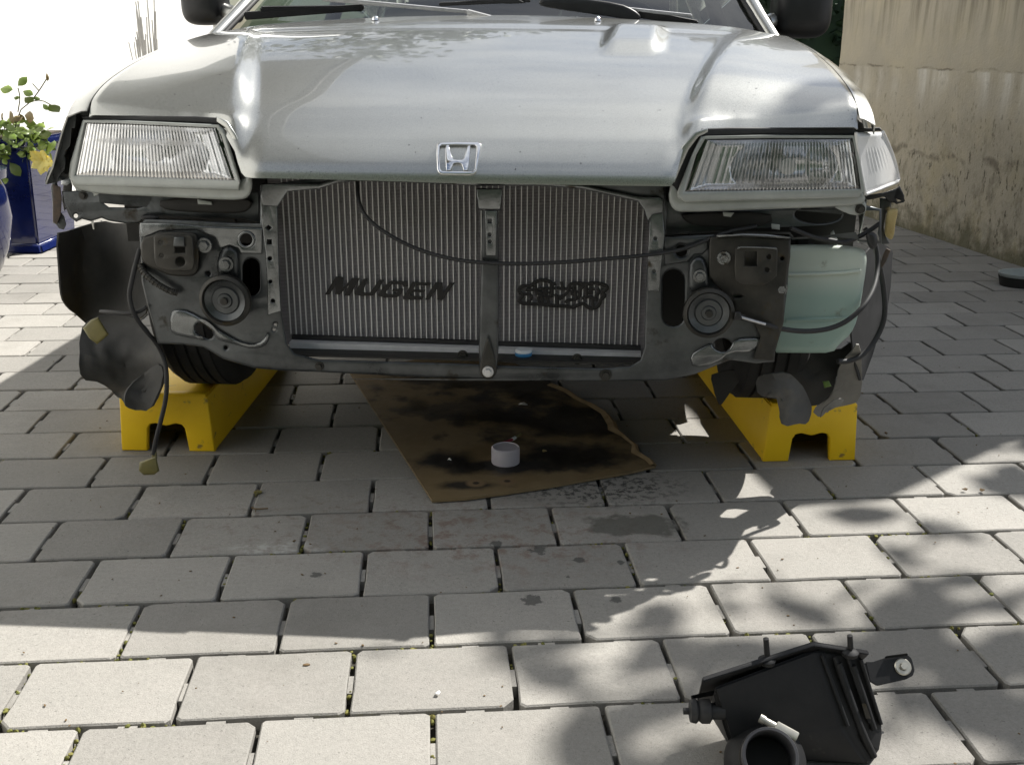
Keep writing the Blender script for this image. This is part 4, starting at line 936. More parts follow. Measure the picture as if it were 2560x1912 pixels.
headlamp(z3, [(244, 852), (1166, 846), (1218, 1164), (122, 1182)], dlR,
         [(225, 838), (600, 830), (1172, 832), (1200, 960), (1228, 1170), (1200, 1215), (130, 1245), (82, 1215), (78, 1185), (170, 950)], [(252, 856), (600, 850), (1160, 850), (1212, 1160), (130, 1178), (200, 950)],
         [(40, 1125), (75, 1110), (100, 1190), (140, 1225), (1205, 1195), (1232, 1160), (1240, 1240), (1200, 1262), (1020, 1272), (500, 1292), (110, 1306), (55, 1290), (25, 1220)],
         [(1020, 1262), (1230, 1230), (1246, 1260), (1240, 1305), (1190, 1325), (1130, 1316)], (1205, 1285), [(230, 792), (400, 784), (1165, 788), (1172, 832), (600, 830), (240, 842), (190, 920), (85, 1180), (40, 1130), (110, 930), (170, 840)],
         [[(.24, .28), (.50, .30), (.50, .44), (.27, .42)], [(.66, .34), (.84, .28), (.84, .8), (.70, .55)]])
# corner lamp on one side only
cl = empty('corner_light', parent=car)
def dcl(px, py=0): return .118+.06*(px-2140)/60+.10*max(0, (px-2190)/55)**2
cq = [Vector((*zC(*p), 0)) for p in ((290, 112), (528, 108), (676, 552), (376, 668))]
def CP(u, v):
    p = cq[0]*(1-u)*(1-v)+cq[1]*u*(1-v)+cq[2]*u*v+cq[3]*(1-u)*v; p.x += 9*math.sin(math.pi*v)*(u-.3); return p
def clf(u, v):
    p = CP(u, v); am = .0008 if (.30 < v < .68 and .25 < u < .85) else 0
    return C(p.x, p.y, dcl(p.x)-am*math.cos(2*math.pi*11*u)+.012*(max(0, abs(2*v-1)-.9)/.1)**2)
ob('lens', solidify(grid(90, 24, clf), .006), 'cornerl', cl, 60)
tube('rim', [C(CP(t, 1).x, CP(t, 1).y, dcl(CP(t, 1).x)-.001) for t in (0, .25, .5, .75, 1)]+[C(CP(1, t).x, CP(1, t).y, dcl(CP(1, t).x)) for t in (.8, .5, .2, 0)], .0035, 'cornerl', cl, 1)
tube('rim', [C(CP(0, t).x-1, CP(0, t).y, dcl(CP(0, t).x)-.001) for t in (0, .3, .6, 1)], .0035, 'cornerl', cl, 1)
plate('rear_bracket', zC, [(376, 676), (520, 655), (640, 620), (680, 590), (722, 680), (718, 742), (660, 752), (600, 740), (540, 690), (400, 720), (350, 700)], .20, .02, 'black', cl, holes=[[(664, 640), (690, 660), (708, 720), (660, 738), (645, 700)]], bev=.004)
plate('gap_seal', zC, [(268, 78), (420, 72), (500, 66), (528, 100), (420, 104), (290, 112)], .15, .02, 'rubber', cl, bev=.003)
plate('taped_flange', zC, [(570, 800), (660, 790), (664, 830), (640, 930), (628, 1050), (600, 1080), (545, 1040), (545, 960), (560, 880)], .20, .02, 'gold', car, bev=.006, r=1)
plate('flange', zC, [(500, 700), (610, 700), (600, 800), (560, 840), (540, 960), (560, 1050), (590, 1110), (520, 1120), (480, 1020), (500, 900)], .22, .02, 'steel', car, bev=.004)
plate('flange', zC, [(560, 1150), (600, 1170), (560, 1270), (520, 1330), (505, 1290), (530, 1210)], .27, .012, 'rust', car, bev=.003)
# torn flange on the other side, where the corner lamp is missing
plate('flange', z1, [(455, 705), (470, 720), (462, 790), (440, 790), (438, 850), (432, 900), (402, 930), (395, 960), (405, 985), (400, 1040), (360, 1090), (352, 1130), (380, 1200), (372, 1300), (395, 1330), (408, 1380), (392, 1412), (362, 1405), (345, 1380), (325, 1370), (322, 1250), (312, 1150), (330, 1090), (275, 1120), (290, 1060), (340, 1000), (380, 850), (420, 700)], .15, .008, 'steel', car, bev=.002)
plate('flange', z1, [(325, 1130), (372, 1150), (380, 1220), (375, 1320), (350, 1380), (325, 1360)], .14, .006, 'rust', car, bev=.002)
plate('lamp_recess', z1, [(440, 710), (520, 712), (500, 780), (430, 1000), (425, 1080), (445, 1140), (440, 1230), (395, 1300), (380, 1230), (390, 1130), (380, 1090), (420, 1020), (420, 940), (440, 880)], .24, .02, 'dark', car, bev=.004)
plate('side_marker', z1, [(376, 1108), (430, 1088), (440, 1120), (410, 1140), (375, 1135)], .20, .02, 'capw', car, bev=.005)
# ---- panels under the lamps
plate('lamp_support', z4, [(340, 60), (420, 60), (1000, 80), (1430, 60), (1430, 236), (1340, 216), (1100, 210), (880, 196), (800, 200), (770, 240), (690, 240), (600, 226), (560, 210), (500, 228), (450, 215), (420, 232), (385, 205), (350, 130)], .145, .014, 'steel', car, holes=[[(555, 70), (830, 90), (800, 140), (760, 152), (600, 150), (560, 120)], circ(418, 198, 12, n=10)], bev=.005)
plate('lamp_beam', z4, [(880, 100), (1280, 90), (1400, 110), (1370, 170), (1300, 188), (1000, 176), (880, 160)], .13, .02, 'dark', car, bev=.006, r=1)
plate('rubber_plug', z4, [(770, 200), (830, 188), (880, 200), (870, 225), (790, 225)], .125, .02, 'rubber', car, bev=.006, r=1)
plate('lamp_support', z6, [(130, 100), (300, 170), (900, 150), (1250, 140), (1330, 160), (1330, 350), (1200, 340), (1180, 300), (1000, 320), (840, 330), (820, 300), (400, 290), (140, 305)], .16, .014, 'steel', car, holes=[circ(980, 190, 130, 48), circ(290, 208, 14, n=10)], bev=.005)
plate('lamp_beam', z6, [(220, 180), (720, 170), (730, 250), (500, 262), (300, 255), (240, 220)], .14, .02, 'dark', car, bev=.006, r=1)
plate('clip', z6, [(722, 240), (770, 245), (770, 275), (725, 270)], .13, .01, 'clearpl', car, bev=.002)
plate('clip', z6, [(455, 175), (520, 180), (500, 205), (460, 200)], .125, .01, 'clearpl', car, bev=.002)
plate('clip', z4, [(1085, 105), (1165, 120), (1170, 138), (1090, 135)], .12, .01, 'clearpl', car, bev=.002)
# ---- washer bottle
wb = empty('washer_bottle', parent=car)
plate('tank', z6, [(700, 372), (860, 352), (1180, 362), (1238, 385), (1250, 430), (1245, 490), (1222, 640), (1196, 770), (1160, 850), (1095, 905), (1062, 952), (900, 952), (700, 950)], .235, .15, 'bottle', wb, bev=.016, r=1, angle=80)
tube('tank_seam', [C(*z6(x, y), .158) for (x, y) in ((800, 520), (950, 518), (1110, 512), (1215, 500))], .004, 'bottle', wb, 1)
plate('tank_rib', z6, [(800, 762), (1000, 756), (1180, 748), (1172, 772), (1000, 780), (800, 786)], .162, .01, 'bottle', wb, bev=.004)
plate('neck', z6, [(1050, 290), (1066, 275), (1078, 310), (1092, 330), (1090, 378), (1070, 378), (1068, 335), (1046, 325)], .2, .02, 'clearpl', wb, bev=.004)
# ---- wheel-arch liners
shell('arch_liner', z4, [(306, 292), (345, 285), (400, 270), (560, 225), (640, 235), (775, 240), (800, 560), (830, 720), (760, 770), (700, 830), (600, 850), (500, 820), (420, 745), (365, 705), (335, 650), (322, 560)], lambda px, py: .40+.10*math.sin((px-138)/230*3.1)-.10*max(0, (200-px)/60), .004, 'liner', car, 10, 1, .010, 7)
shell('arch_liner', z4, [(455, 790), (560, 742), (720, 745), (800, 790), (865, 900), (905, 985), (915, 1080), (890, 1170), (830, 1272), (700, 1250), (682, 1210), (640, 1190), (610, 1150), (560, 1112), (438, 1092), (432, 980), (440, 875)], lambda px, py: .28+.05*math.sin((px-200)/60)+.03*math.sin(py/30), .004, 'liner', car, 12, 1, .022, 11, 3)
shell('liner_flap', z4, [(700, 1130), (830, 1040), (900, 1010), (905, 1080), (885, 1165), (832, 1272), (760, 1262), (690, 1250), (680, 1200)], lambda px, py: .23+.02*math.sin(px/25), .005, 'liner', car, 8, 1, .010, 14, 5)
plate('torn_plug', z4, [(455, 815), (500, 770), (540, 755), (600, 850), (535, 905), (490, 870)], .22, .03, 'olive', car, bev=.006)
shell('arch_liner', z6, [(1225, 430), (1300, 330), (1392, 382), (1394, 440), (1375, 640), (1320, 850), (1270, 1000), (1222, 1135), (1180, 1000), (1160, 800), (1200, 600)], lambda px, py: .42+.002*(px-2200), .004, 'rubber', car, 8, 1, .008)
shell('arch_liner', z6, [(740, 940), (1080, 940), (1180, 880), (1190, 980), (1090, 1050), (1060, 1180), (960, 1250), (840, 1210), (700, 1200), (640, 1100)], lambda px, py: .34, .004, 'dark', car, 8, 1, .02)
shell('liner_flap', z6, [(1150, 960), (1205, 880), (1216, 960), (1222, 1080), (1205, 1215), (1150, 1232), (1050, 1245), (990, 1305), (945, 1270), (1040, 1190), (1075, 1120), (1090, 1020)], lambda px, py: .27+.0006*(py-850), .004, 'liner2', car, 10, 1, .012, 12, 2)
shell('liner_flap', z6, [(632, 1090), (700, 1066), (820, 1062), (880, 1110), (930, 1200), (950, 1270), (925, 1342), (870, 1342), (795, 1362), (770, 1290), (742, 1160), (650, 1200)], lambda px, py: .22+.04*math.sin(px/40), .006, 'liner', car, 10, 1, .02, 12, 7)
shell('liner_flap', z6, [(1000, 1260), (1060, 1210), (1115, 1200), (1120, 1222), (1020, 1280), (985, 1310)], lambda px, py: .24, .005, 'liner2', car, 6, 1, .008, 12, 1)
plate('green_connector', z6, [(1005, 1108), (1040, 1105), (1055, 1135), (1015, 1145)], .30, .02, 'green', car, bev=.004)
shell('tyre_guard', z6, [(430, 1055), (560, 1040), (575, 1075), (470, 1200), (440, 1250), (400, 1150), (385, 1080)], lambda px, py: .36, .006, 'dark', car, 6, 1, .01)
# ---- wiring
ctube('wiring_loom', z4, [(770, 380, .09), (745, 470, .08), (715, 600, .07), (712, 650, .07), (735, 740, .07), (800, 830, .09), (862, 895, .12), (905, 985, .13), (918, 1060, .12), (918, 1190, .12), (885, 1330, .12), (855, 1440, .12), (845, 1510, .12)], .08, .0052, 'rubber', car)
ctube('wiring_loom', z4, [(805, 698, .085), (770, 725, .08), (700, 738, .08), (620, 728, .09), (555, 724, .12)], .08, .0045, 'rubber', car)
ctube('corrugated_loom', z4, [(768, 470, .085), (800, 520, .075), (860, 570, .07), (930, 610, .072), (975, 622, .08)], .08, .0068, 'bracket', car)
lr = C(*z4(975, 622), .08)
for i in range(16):
    p = [C(*z4(*q)) if False else C(*z4(q[0], q[1]), q[2]) for q in ((768, 470, .085), (800, 520, .075), (860, 570, .07), (930, 610, .072), (975, 622, .08))]
    t = i/15*3.99; k = int(t); pp_ = p[k].lerp(p[k+1], t-k); dd_ = (p[k+1]-p[k]).normalized()
    me = lathe([(.0066, -.0012), (.0082, 0), (.0066, .0012)], 12, 'y'); me.transform(T(*pp_) @ dd_.to_track_quat('Y', 'Z').to_matrix().to_4x4()); ob('loom_ring', me, 'bracket', car)
plate('plug', z4, [(768, 1552), (860, 1520), (878, 1600), (850, 1622), (790, 1624), (764, 1600)], .125, .03, 'olive', car, bev=.006)
plate('plug_neck', z4, [(832, 1495), (862, 1495), (866, 1535), (840, 1540)], .125, .016, 'olive', car, bev=.004)
ctube('wiring_loom', z6, [(540, 745, .05), (600, 770, .06), (690, 795, .07), (800, 825, .09), (920, 836, .11), (1040, 822, .125), (1140, 780, .135), (1230, 700, .145), (1290, 600, .19), (1312, 480, .25), (1300, 350, .26), (1240, 270, .25)], .1, .0055, 'rubber', car)
ctube('bare_wire', z6, [(545, 752, .045), (610, 772, .052), (690, 794, .062)], .05, .0028, 'alu', car)
ctube('wiring_loom', z6, [(1270, 300, .26), (1310, 420, .29), (1345, 600, .32), (1352, 760, .32), (1300, 880, .31), (1230, 965, .28), (1150, 1000, .27), (1088, 998, .26)], .1, .0062, 'rubber', car)
ctube('wiring_loom', z6, [(830, 265, .12), (960, 320, .13), (1040, 330, .14), (1130, 350, .15), (1250, 290, .17), (1320, 240, .18)], .1, .005, 'rubber', car)
plate('loom_clamp', z6, [(1240, 290), (1300, 285), (1312, 350), (1290, 390), (1255, 370)], .155, .03, 'black', car, bev=.008, r=1)

# ================================================================ THINGS AROUND THE CAR
# ---- wheel ramps
def ramp(fl, fr, back, label, sgn):
    a, b = G(*fl), G(*fr); wdt = (b-a).length; mid = (a+b)/2
    ax = (b-a).normalized(); ang = math.atan2(ax.y, ax.x)
    r = tag(empty('wheel_ramp', (mid.x, mid.y, 0), back), label, 'wheel ramp', 'yellow ramps under the front wheels')
    hw = wdt/2; ht = .156; tp = hw*.93; Ln = .86; pl = .36
    # front wall with arched opening
    o_ = [(-hw, 0), (-tp, ht-.004), (-tp+.008, ht), (tp-.008, ht), (tp, ht-.004), (hw, 0), (hw*.45, 0), (hw*.40, .062), (hw*.34, .074), (hw*.22, .077), (0, .070), (-hw*.22, .077), (-hw*.34, .074), (-hw*.40, .062), (-hw*.45, 0)]
    me = curve_mesh([(chaikin(o_, 0), True)], .006, .004, 2, offset=-.004)
    for v in me.vertices: v.co = Vector((v.co.x, .010-v.co.z+.02*v.co.y, v.co.y))
    fixn(me); ob('front_wall', me, 'yellow', r, 50)
    # side walls: deep at the platform, running down to a thin tail
    prof = [(.0, ht), (pl, ht), (pl+.03, ht-.012), (Ln, .03), (Ln, 0), (.0, 0)]
    for sg in (-1, 1):
        vs = []
        for off in (0, .010):
            for (y, z) in prof: vs.append((sg*((hw-(hw-tp)*z/ht)-off), y+.006+.02*z, z))
        n = len(prof); fs = [tuple(range(n)), tuple(range(2*n-1, n-1, -1))]+[(i, (i+1) % n, n+(i+1) % n, n+i) for i in range(n)]
        me = mesh(vs, fs); fixn(me); bm = bmesh.new(); bm.from_mesh(me); bmesh.ops.bevel(bm, geom=bm.edges[:], offset=.003, segments=2, affect='EDGES'); bm.to_mesh(me); bm.free(); ob('side_wall', me, 'yellow', r, 40)
    ob('platform', box(-tp+.011, tp-.011, .02, pl, ht-.016, ht-.003, .003), 'yellow', r)
    ob('front_lip', box(-tp+.004, tp-.004, .004, .03, ht-.012, ht+.004, .004), 'yellow', r)
    ob('inner_wall', box(-hw+.02, hw-.02, .20, .212, .012, .13, .003), 'yellow', r)
    # rungs on the slope
    ns = 11
    for i in range(ns):
        t = (i+.5)/ns; y = pl+.03+(Ln-pl-.05)*t; z = ht-.014+(.03-ht)*t
        w_ = (hw-(hw-tp)*z/ht)-.011; stp = .006 if (i//3) % 2 else 0
        me = box(-w_, w_, -.013, .013, -.010, .002+stp, .003); me.transform(T(0, y, z+.004) @ Matrix.Rotation(-math.atan2(ht-.03, Ln-pl-.05), 4, 'X')); ob('rung', me, 'yellow', r)
    for sg in (-1, 1):
        me = box(-.008, .008, -.235, .235, -.012, .005, .003); me.transform(T(sg*(hw*.72), pl+.03+(Ln-pl-.05)*.5, (ht+.03)/2-.010) @ Matrix.Rotation(-math.atan2(ht-.03, Ln-pl-.05), 4, 'X')); ob('rung_rail', me, 'yellow', r)
    return r
rl = ramp((303, 1127), (538, 1128), -.02, 'yellow plastic wheel ramp with a loose olive wire plug hanging before it', -1)
rr = ramp((1905, 1151), (2141, 1154), .06, 'yellow plastic wheel ramp below the pale green washer bottle', 1)

# ---- oily cardboard sheet
cpts = [G(*z7(*p)) for p in ((185, 95), (690, 885), (900, 872), (1150, 838), (1400, 800), (1650, 755), (1900, 712), (2062, 672), (2040, 640), (1960, 590), (1940, 545), (1880, 490), (1830, 450), (1820, 420), (1770, 350), (1690, 300), (1600, 260), (1540, 215), (1440, 175), (1380, 120), (1200, 40), (760, -20))]
me = poly_solid([p+Vector((0, 0, .0105)) for p in cpts], (0, 0, 1), .006)
card = tag(ob('cardboard_sheet', me, 'card', smooth=False), 'torn sheet of oil-soaked brown cardboard on the pavers under the car', 'cardboard')
tpts = [p+Vector((0, 0, .0125)) for p in cpts[7:19]]
vs, fs = [], []; rd = random.Random(3)
for i, p in enumerate(tpts):
    a = Vector((-.022, -.004, 0)); q = rd.uniform(.5, 1.3)
    vs += [p+Vector((rd.uniform(0, .006), 0, -.002)), p+a*.4*q+Vector((0, 0, .006*q)), p+a*q+Vector((0, 0, .0)), p+a*.5*q+Vector((0, 0, -.003))]
for i in range(len(tpts)-1):
    for j in range(4): fs.append((4*i+j, 4*i+(j+1) % 4, 4*i+4+(j+1) % 4, 4*i+4+j))
ob('torn_edge', fixn(mesh(vs, fs)), 'cardedge', card)
CZ = .0107
c0 = G(*z7(1140, 625), CZ); k = (G(*z7(1227, 625), CZ)-c0).length
cup = tag(ob('plastic_tub', xf(lathe([(0, 0), (k*.99, 0), (k, .002), (k, .034), (k*.985, .040), (k*.90, .0425), (k*.86, .040), (0, .039)], 48, 'z'), T(c0.x, c0.y, CZ)), 'cup', angle=35), 'pale grey round plastic tub upside down on the oily cardboard', 'tub')
rd = random.Random(2)
def scrap(name, Z, x, y, s, mat, label, cat, zz=CZ, group=None):
    c0 = G(*Z(x, y), zz); vs = [(s*math.cos(i*1.05)*rd.uniform(.6, 1.2), s*math.sin(i*1.05)*rd.uniform(.5, 1), rd.uniform(.0, .006)) for i in range(6)]+[(0, 0, .006)]
    me = mesh(vs, [(i, (i+1) % 6, 6) for i in range(6)]); solidify(me, .0012); return tag(ob(name, xf(me, T(c0.x, c0.y, zz+.002)), mat, smooth=False), label, cat, group)
scrap('paper_scrap', z7, 1245, 278, .013, 'paper', 'crumpled whitish scrap on the oil-black cardboard far behind the tub', 'scrap')
scrap('foil_scrap', z7, 797, 618, .006, 'paper', 'tiny bright speck on the oil stain beside the tub', 'scrap')
scrap('leaf_scrap', z7, 1376, 570, .007, 'gold', 'tiny yellow flake on the black oil stain', 'scrap')
scrap('paper_scrap', S0, 1094, 1738, .006, 'capw', 'tiny white paper chip on a sunlit paver', 'scrap', 0)
c0 = G(*z7(1130, 520), CZ+.006); c1 = G(*z7(1180, 488), CZ+.006); c2 = G(*z7(1235, 455), CZ+.006)
pn = tag(empty('small_brush', c1), 'tiny red and white stick lying behind the pale grey tub', 'stick')
tube('shaft', [c0-c1+Vector((-.03, -.02, 0)), c1-c1], .004, pm('red_plastic', (.25, .03, .05), None, rough=.5), pn, 0); tube('collar', [Vector((0, 0, 0)), (c2-c1)*.35], .0048, 'capw', pn, 0); tube('tip', [(c2-c1)*.35, c2-c1], .003, 'olive', pn, 0)
# ---- bottle cap on the cross member
c0 = C(*z5(1425, 938), DP+.045); k = .0192
bc = tag(empty('bottle_cap', car.matrix_basis @ Vector((0, 0, 0))), 'small white and blue bottle cap left on the ledge below the radiator', 'bottle cap')
wp = O+RX*c0.x+BX*c0.y+Vector((0, 0, 0)); fr = (.045-.004)/.16; uu_ = (1425-235)/1795; zc_ = C(*z5(235+1795*uu_, 928+46*uu_), DP).z+.010*fr-.022*math.sin(math.pi*fr)*.2
bc.location = (wp.x, wp.y, zc_+.004)
ob('rim', lathe([(0, 0), (k*.96, 0), (k, .001), (k, .008), (k*.97, .009)], 40, 'z'), 'capb', bc); ob('top', lathe([(k*.985, .0085), (k*.99, .0125), (k*.9, .0150), (0, .0152)], 40, 'z'), 'capw', bc)

# ---- air filter box lying on the pavers
def Wz(x, y, z): return G(*z8(x, y), z)
A, B, Cc = Wz(430, 528, .170), Wz(1200, 290, .178), Wz(1580, 345, .168)
base = Vector((.42, 1.22, 0))
abx = tag(empty('air_filter_box', base), 'black plastic air filter box with a clamped round inlet on the pavers', 'air filter box')
def rel(p): return Vector(p)-base
a2, b2, c2 = Wz(500, 600, .150), Wz(1210, 330, .166), Wz(1560, 380, .155)
a3, b3, c3 = Wz(610, 960, .055), Wz(1390, 860, .070), Wz(1700, 900, .040)
a4, b4, c4 = Wz(640, 1090, .004), Wz(1600, 1150, .004), Wz(1650, 1040, .004)
bk_ = [Vector((q.x*.98+.02, q.y+.10, zz)) for q, zz in ((a4, .004), (a2, .150), (b2, .16), (c2, .15), (c4, .004))]
vs = [rel(p) for p in (a2, b2, c2, a3, b3, c3, a4, b4, c4)]
bkp = [rel(Vector((a2.x+.01, a2.y+.075, .055))), rel(Vector((b2.x, b2.y+.07, .07))), rel(Vector((c2.x, c2.y+.05, .06))), rel(Vector((a4.x+.02, a2.y+.06, .004))), rel(Vector((c4.x, c2.y+.02, .004)))]
vs += bkp
fs = [(0, 3, 4, 1), (1, 4, 5, 2), (3, 6, 7, 4), (4, 7, 8, 5), (0, 1, 10, 9), (1, 2, 11, 10), (2, 5, 8, 13, 11), (0, 9, 12, 6, 3), (9, 10, 11, 13, 12), (6, 12, 13, 8, 7)]
me = mesh(vs, fs); fixn(me); bm = bmesh.new(); bm.from_mesh(me); bmesh.ops.bevel(bm, geom=bm.edges[:], offset=.006, segments=3, affect='EDGES'); bm.to_mesh(me); bm.free(); ob('body', me, 'airbox', abx, 40)
# rim flange along the top
def slab(name, pts, up, th, mat, par, bev=.0015):
    me = poly_solid([rel(p) for p in pts], up, th, bev); return ob(name, me, mat, par, 40)
slab('flange', [A, B, Cc, Vector((Cc.x+.004, Cc.y+.07, Cc.z-.075)), Vector((B.x, B.y+.08, B.z-.085)), Vector((A.x+.012, A.y+.085, A.z-.10))], (0, .75, .66), .007, 'airbox', abx)
for (x, y, z, hh) in ((880, 385, .172, .03), (1455, 330, .172, .022)):
    p = rel(Wz(x, y, z)); ob('pin', xf(lathe([(0, 0), (.0045, 0), (.0042, hh), (0, hh+.001)], 12, 'z'), T(*p) @ Matrix.Rotation(-.15, 4, 'Y')), 'airbox', abx)
    ob('pin_boss', xf(lathe([(.0, -.012), (.012, -.012), (.013, -.006), (.008, -.002), (0, -.002)], 20, 'z'), T(*p)), 'airbox', abx)
# ribs on the end facet
nrm = (b3-b2).cross(c2-b2).normalized()
if nrm.y > 0: nrm = -nrm
def facet(u, v):                      # u across the end face, v down it
    top = b2.lerp(c2, u); bot = b4.lerp(c4, u); mid_ = b3.lerp(c3, u); return top.lerp(mid_, v/.6) if v < .6 else mid_.lerp(bot, (v-.6)/.4)
for (u, v0, v1, w_) in ((.33, .05, .62, .0035), (.36, .10, .95, .006), (.60, .04, .55, .003), (.66, .1, .60, .005), (.86, .04, .55, .003), (.08, .05, .6, .003)):
    p = [rel(facet(u+.05*t, v0+(v1-v0)*t)+nrm*.003) for t in (0, .33, .66, 1)]; tube('rib', p, w_, 'airbox', abx, 1)
slab('clip_window', [Wz(1520, 710, .09)+nrm*.008, Wz(1548, 712, .09)+nrm*.008, Wz(1585, 815, .065)+nrm*.008, Wz(1548, 815, .065)+nrm*.008], nrm, .003, 'bracket', abx, .0005)
# lower bulge around the inlet
cI = Wz(900, 1075, .075); axI = Vector((-.10, -.62, .62)).normalized(); bI = Wz(1010, 950, .05)+Vector((0, .05, 0))
RI = .038; xI = axI.orthogonal().normalized(); rotI = axI.to_track_quat('Z', 'Y').to_matrix().to_4x4()
bI = cI-axI*.075
ob('inlet_boss', xf(lathe([(.0, .0), (.060, .0), (.058, .018), (.047, .030), (RI+.002, .036)], 40, 'z'), T(*rel(bI)) @ rotI), 'airbox', abx)
ob('inlet_tube', xf(lathe([(RI-.004, .012), (RI-.004, .075), (RI-.0025, .077), (RI+.001, .077), (RI+.002, .074), (RI+.002, .02)], 56, 'z'), T(*rel(bI)) @ rotI), 'inlet', abx)
cm = ob('hose_clamp', xf(lathe([(RI+.0022, .046), (RI+.0034, .046), (RI+.0034, .058), (RI+.0022, .058)], 56, 'z'), T(*rel(bI)) @ rotI), 'bracket', abx)
sd = (rel(Wz(1000, 860, .11))-rel(bI)); sd = (sd-axI*sd.dot(axI)).normalized(); tg = axI.cross(sd).normalized()
fr4 = Matrix(((tg.x, axI.x, sd.x, 0), (tg.y, axI.y, sd.y, 0), (tg.z, axI.z, sd.z, 0), (0, 0, 0, 1)))
pos = rel(bI)+axI*.052+sd*(RI+.007)
ob('clamp_housing', xf(box(-.024, .010, -.0085, .0085, -.0055, .0075, .002), T(*pos) @ fr4), 'washer', cm); ob('clamp_screw', xf(lathe([(0, .009), (.0055, .009), (.0055, .026), (.0068, .026), (.0068, .034), (0, .034)], 12, 'x'), T(*pos) @ fr4), 'washer', cm)
ob('inlet_dark', xf(lathe([(0, .013), (RI-.0045, .013)], 30, 'z'), T(*rel(bI)) @ rotI), 'dark', abx)
# bracket with washer and bolt
nb = Vector((0, -.75, .66)); q0_ = Wz(1740, 470, .085)
def Pl(x, y, off=0):
    r_ = ray(*z8(x, y)); return CAM+r_*(((q0_+nb*off-CAM).dot(nb))/r_.dot(nb))
bp_ = [Pl(*p) for p in ((1560, 425), (1610, 425), (1690, 398), (1855, 378), (1878, 400), (1900, 480), (1888, 520), (1840, 545), (1640, 590), (1590, 560))]
slab('bracket', bp_[::-1], nb, .004, 'airbox', abx, .001)
slab('bracket_flange', [Pl(1690, 400, .003), Pl(1855, 380, .003), Pl(1850, 364, .008), Pl(1700, 384, .008)], nb, .003, 'airbox', abx, .0008)
bw = Pl(1815, 460, .0005); rq = nb.to_track_quat('Z', 'Y').to_matrix().to_4x4()
wsr = ob('washer', xf(lathe([(.006, 0), (.013, 0), (.0135, .002), (.012, .0035), (.006, .0035)], 32, 'z'), T(*rel(bw)) @ rq), 'washer', abx); ob('bolt_head', xf(lathe([(.0, .009), (.0055, .009), (.0062, .008), (.0062, .003)], 6, 'z'), T(*rel(bw)) @ rq), 'washer', wsr)
# rubber mount on the other end
mt_ = rel(Wz(440, 765, .10)); ob('rubber_mount', xf(lathe([(0, -.030), (.005, -.030), (.005, -.022), (.016, -.020), (.018, -.012), (.014, -.008), (.018, -.003), (.018, .008), (.012, .012), (.012, .03)], 24, 'x'), T(*mt_)), 'rubber', abx)
slab('mount_arm', [Wz(350, 655, .118), Wz(540, 612, .125), Wz(545, 640, .118), Wz(370, 672, .112)], (0, -.3, 1), .004, 'airbox', abx, .001)
slab('mount_cheek', [Wz(352, 660, .115), Wz(372, 668, .115), Wz(410, 800, .088), Wz(392, 800, .088)], (0, -1, .5), .005, 'airbox', abx, .001)

# ---- planters and rose
pf = G(110, 634); pz = .565
plt = tag(empty('planter', (pf.x-.26, pf.y+.24, 0)), 'square dark blue glazed planter holding the yellow rose', 'planter')
def frustum(w0, w1, z0, z1):
    vs = [(s*w0, t*w0, z0) for s, t in ((-1, -1), (1, -1), (1, 1), (-1, 1))]+[(s*w1, t*w1, z1) for s, t in ((-1, -1), (1, -1), (1, 1), (-1, 1))]
    me = mesh(vs, [(0, 3, 2, 1), (4, 5, 6, 7), (0, 1, 5, 4), (1, 2, 6, 5), (2, 3, 7, 6), (3, 0, 4, 7)]); bm = bmesh.new(); bm.from_mesh(me); bmesh.ops.bevel(bm, geom=bm.edges[:], offset=.012, segments=3, affect='EDGES'); bm.to_mesh(me); bm.free(); return me
ob('body', frustum(.235, .255, .035, pz-.03), 'blueglaze', plt); ob('foot', frustum(.265, .25, 0, .05), 'blueglaze', plt); ob('rim', frustum(.275, .275, pz-.045, pz), 'blueglaze', plt); ob('soil', box(-.23, .23, -.23, .23, pz-.01, pz+.008, .004), 'soil', plt)
rp_ = G(14, 690); pot = tag(ob('round_pot', xf(lathe([(0, 0), (.13, 0), (.15, .01), (.20, .12), (.225, .25), (.215, .38), (.20, .42), (.225, .43), (.23, .47), (.20, .475), (.19, .44), (0, .43)], 48, 'z'), T(rp_.x-.215, rp_.y+.08, 0)), 'blueglaze'), 'round bright blue glazed pot in front of the square planter', 'pot')
# rose bush
rb = tag(empty('rose_bush', (pf.x-.22, pf.y+.15, pz)), 'rose bush with one yellow flower growing from the blue planter', 'rose bush')
rd = random.Random(12); rbm = Vector(rb.location)
YR = pf.y-.02
def RPt(x, y, dy=0): return AtY(*z1(x, y), YR+dy)-rbm
def leafshape(p, d, n, s):
    d = d.normalized(); u = d.cross(n).normalized(); n = u.cross(d)
    pr = [(0, 0), (.25, .22), (.5, .32), (.75, .24), (1.0, 0)]
    vs = [p+d*s*a+n*(.10*s*math.sin(a*3.1)) for a, b in pr]; L_ = [p+d*s*a+u*s*b+n*(-.06*s+.05*s*math.sin(a*3)) for a, b in pr[1:4]]; R_ = [p+d*s*a-u*s*b+n*(-.06*s+.05*s*math.sin(a*3)) for a, b in pr[1:4]]
    vs = vs+L_+R_
    return vs, [(0, 1, 5), (1, 2, 6, 5), (2, 3, 7, 6), (3, 4, 7), (0, 8, 1), (1, 8, 9, 2), (2, 9, 10, 3), (3, 10, 4)]
def addleaf(p, d, n, s, mat='leaf'):
    v, f = leafshape(p, d, n, s); me = mesh(v, f); ob('leaf', me, mat, rb, 80)
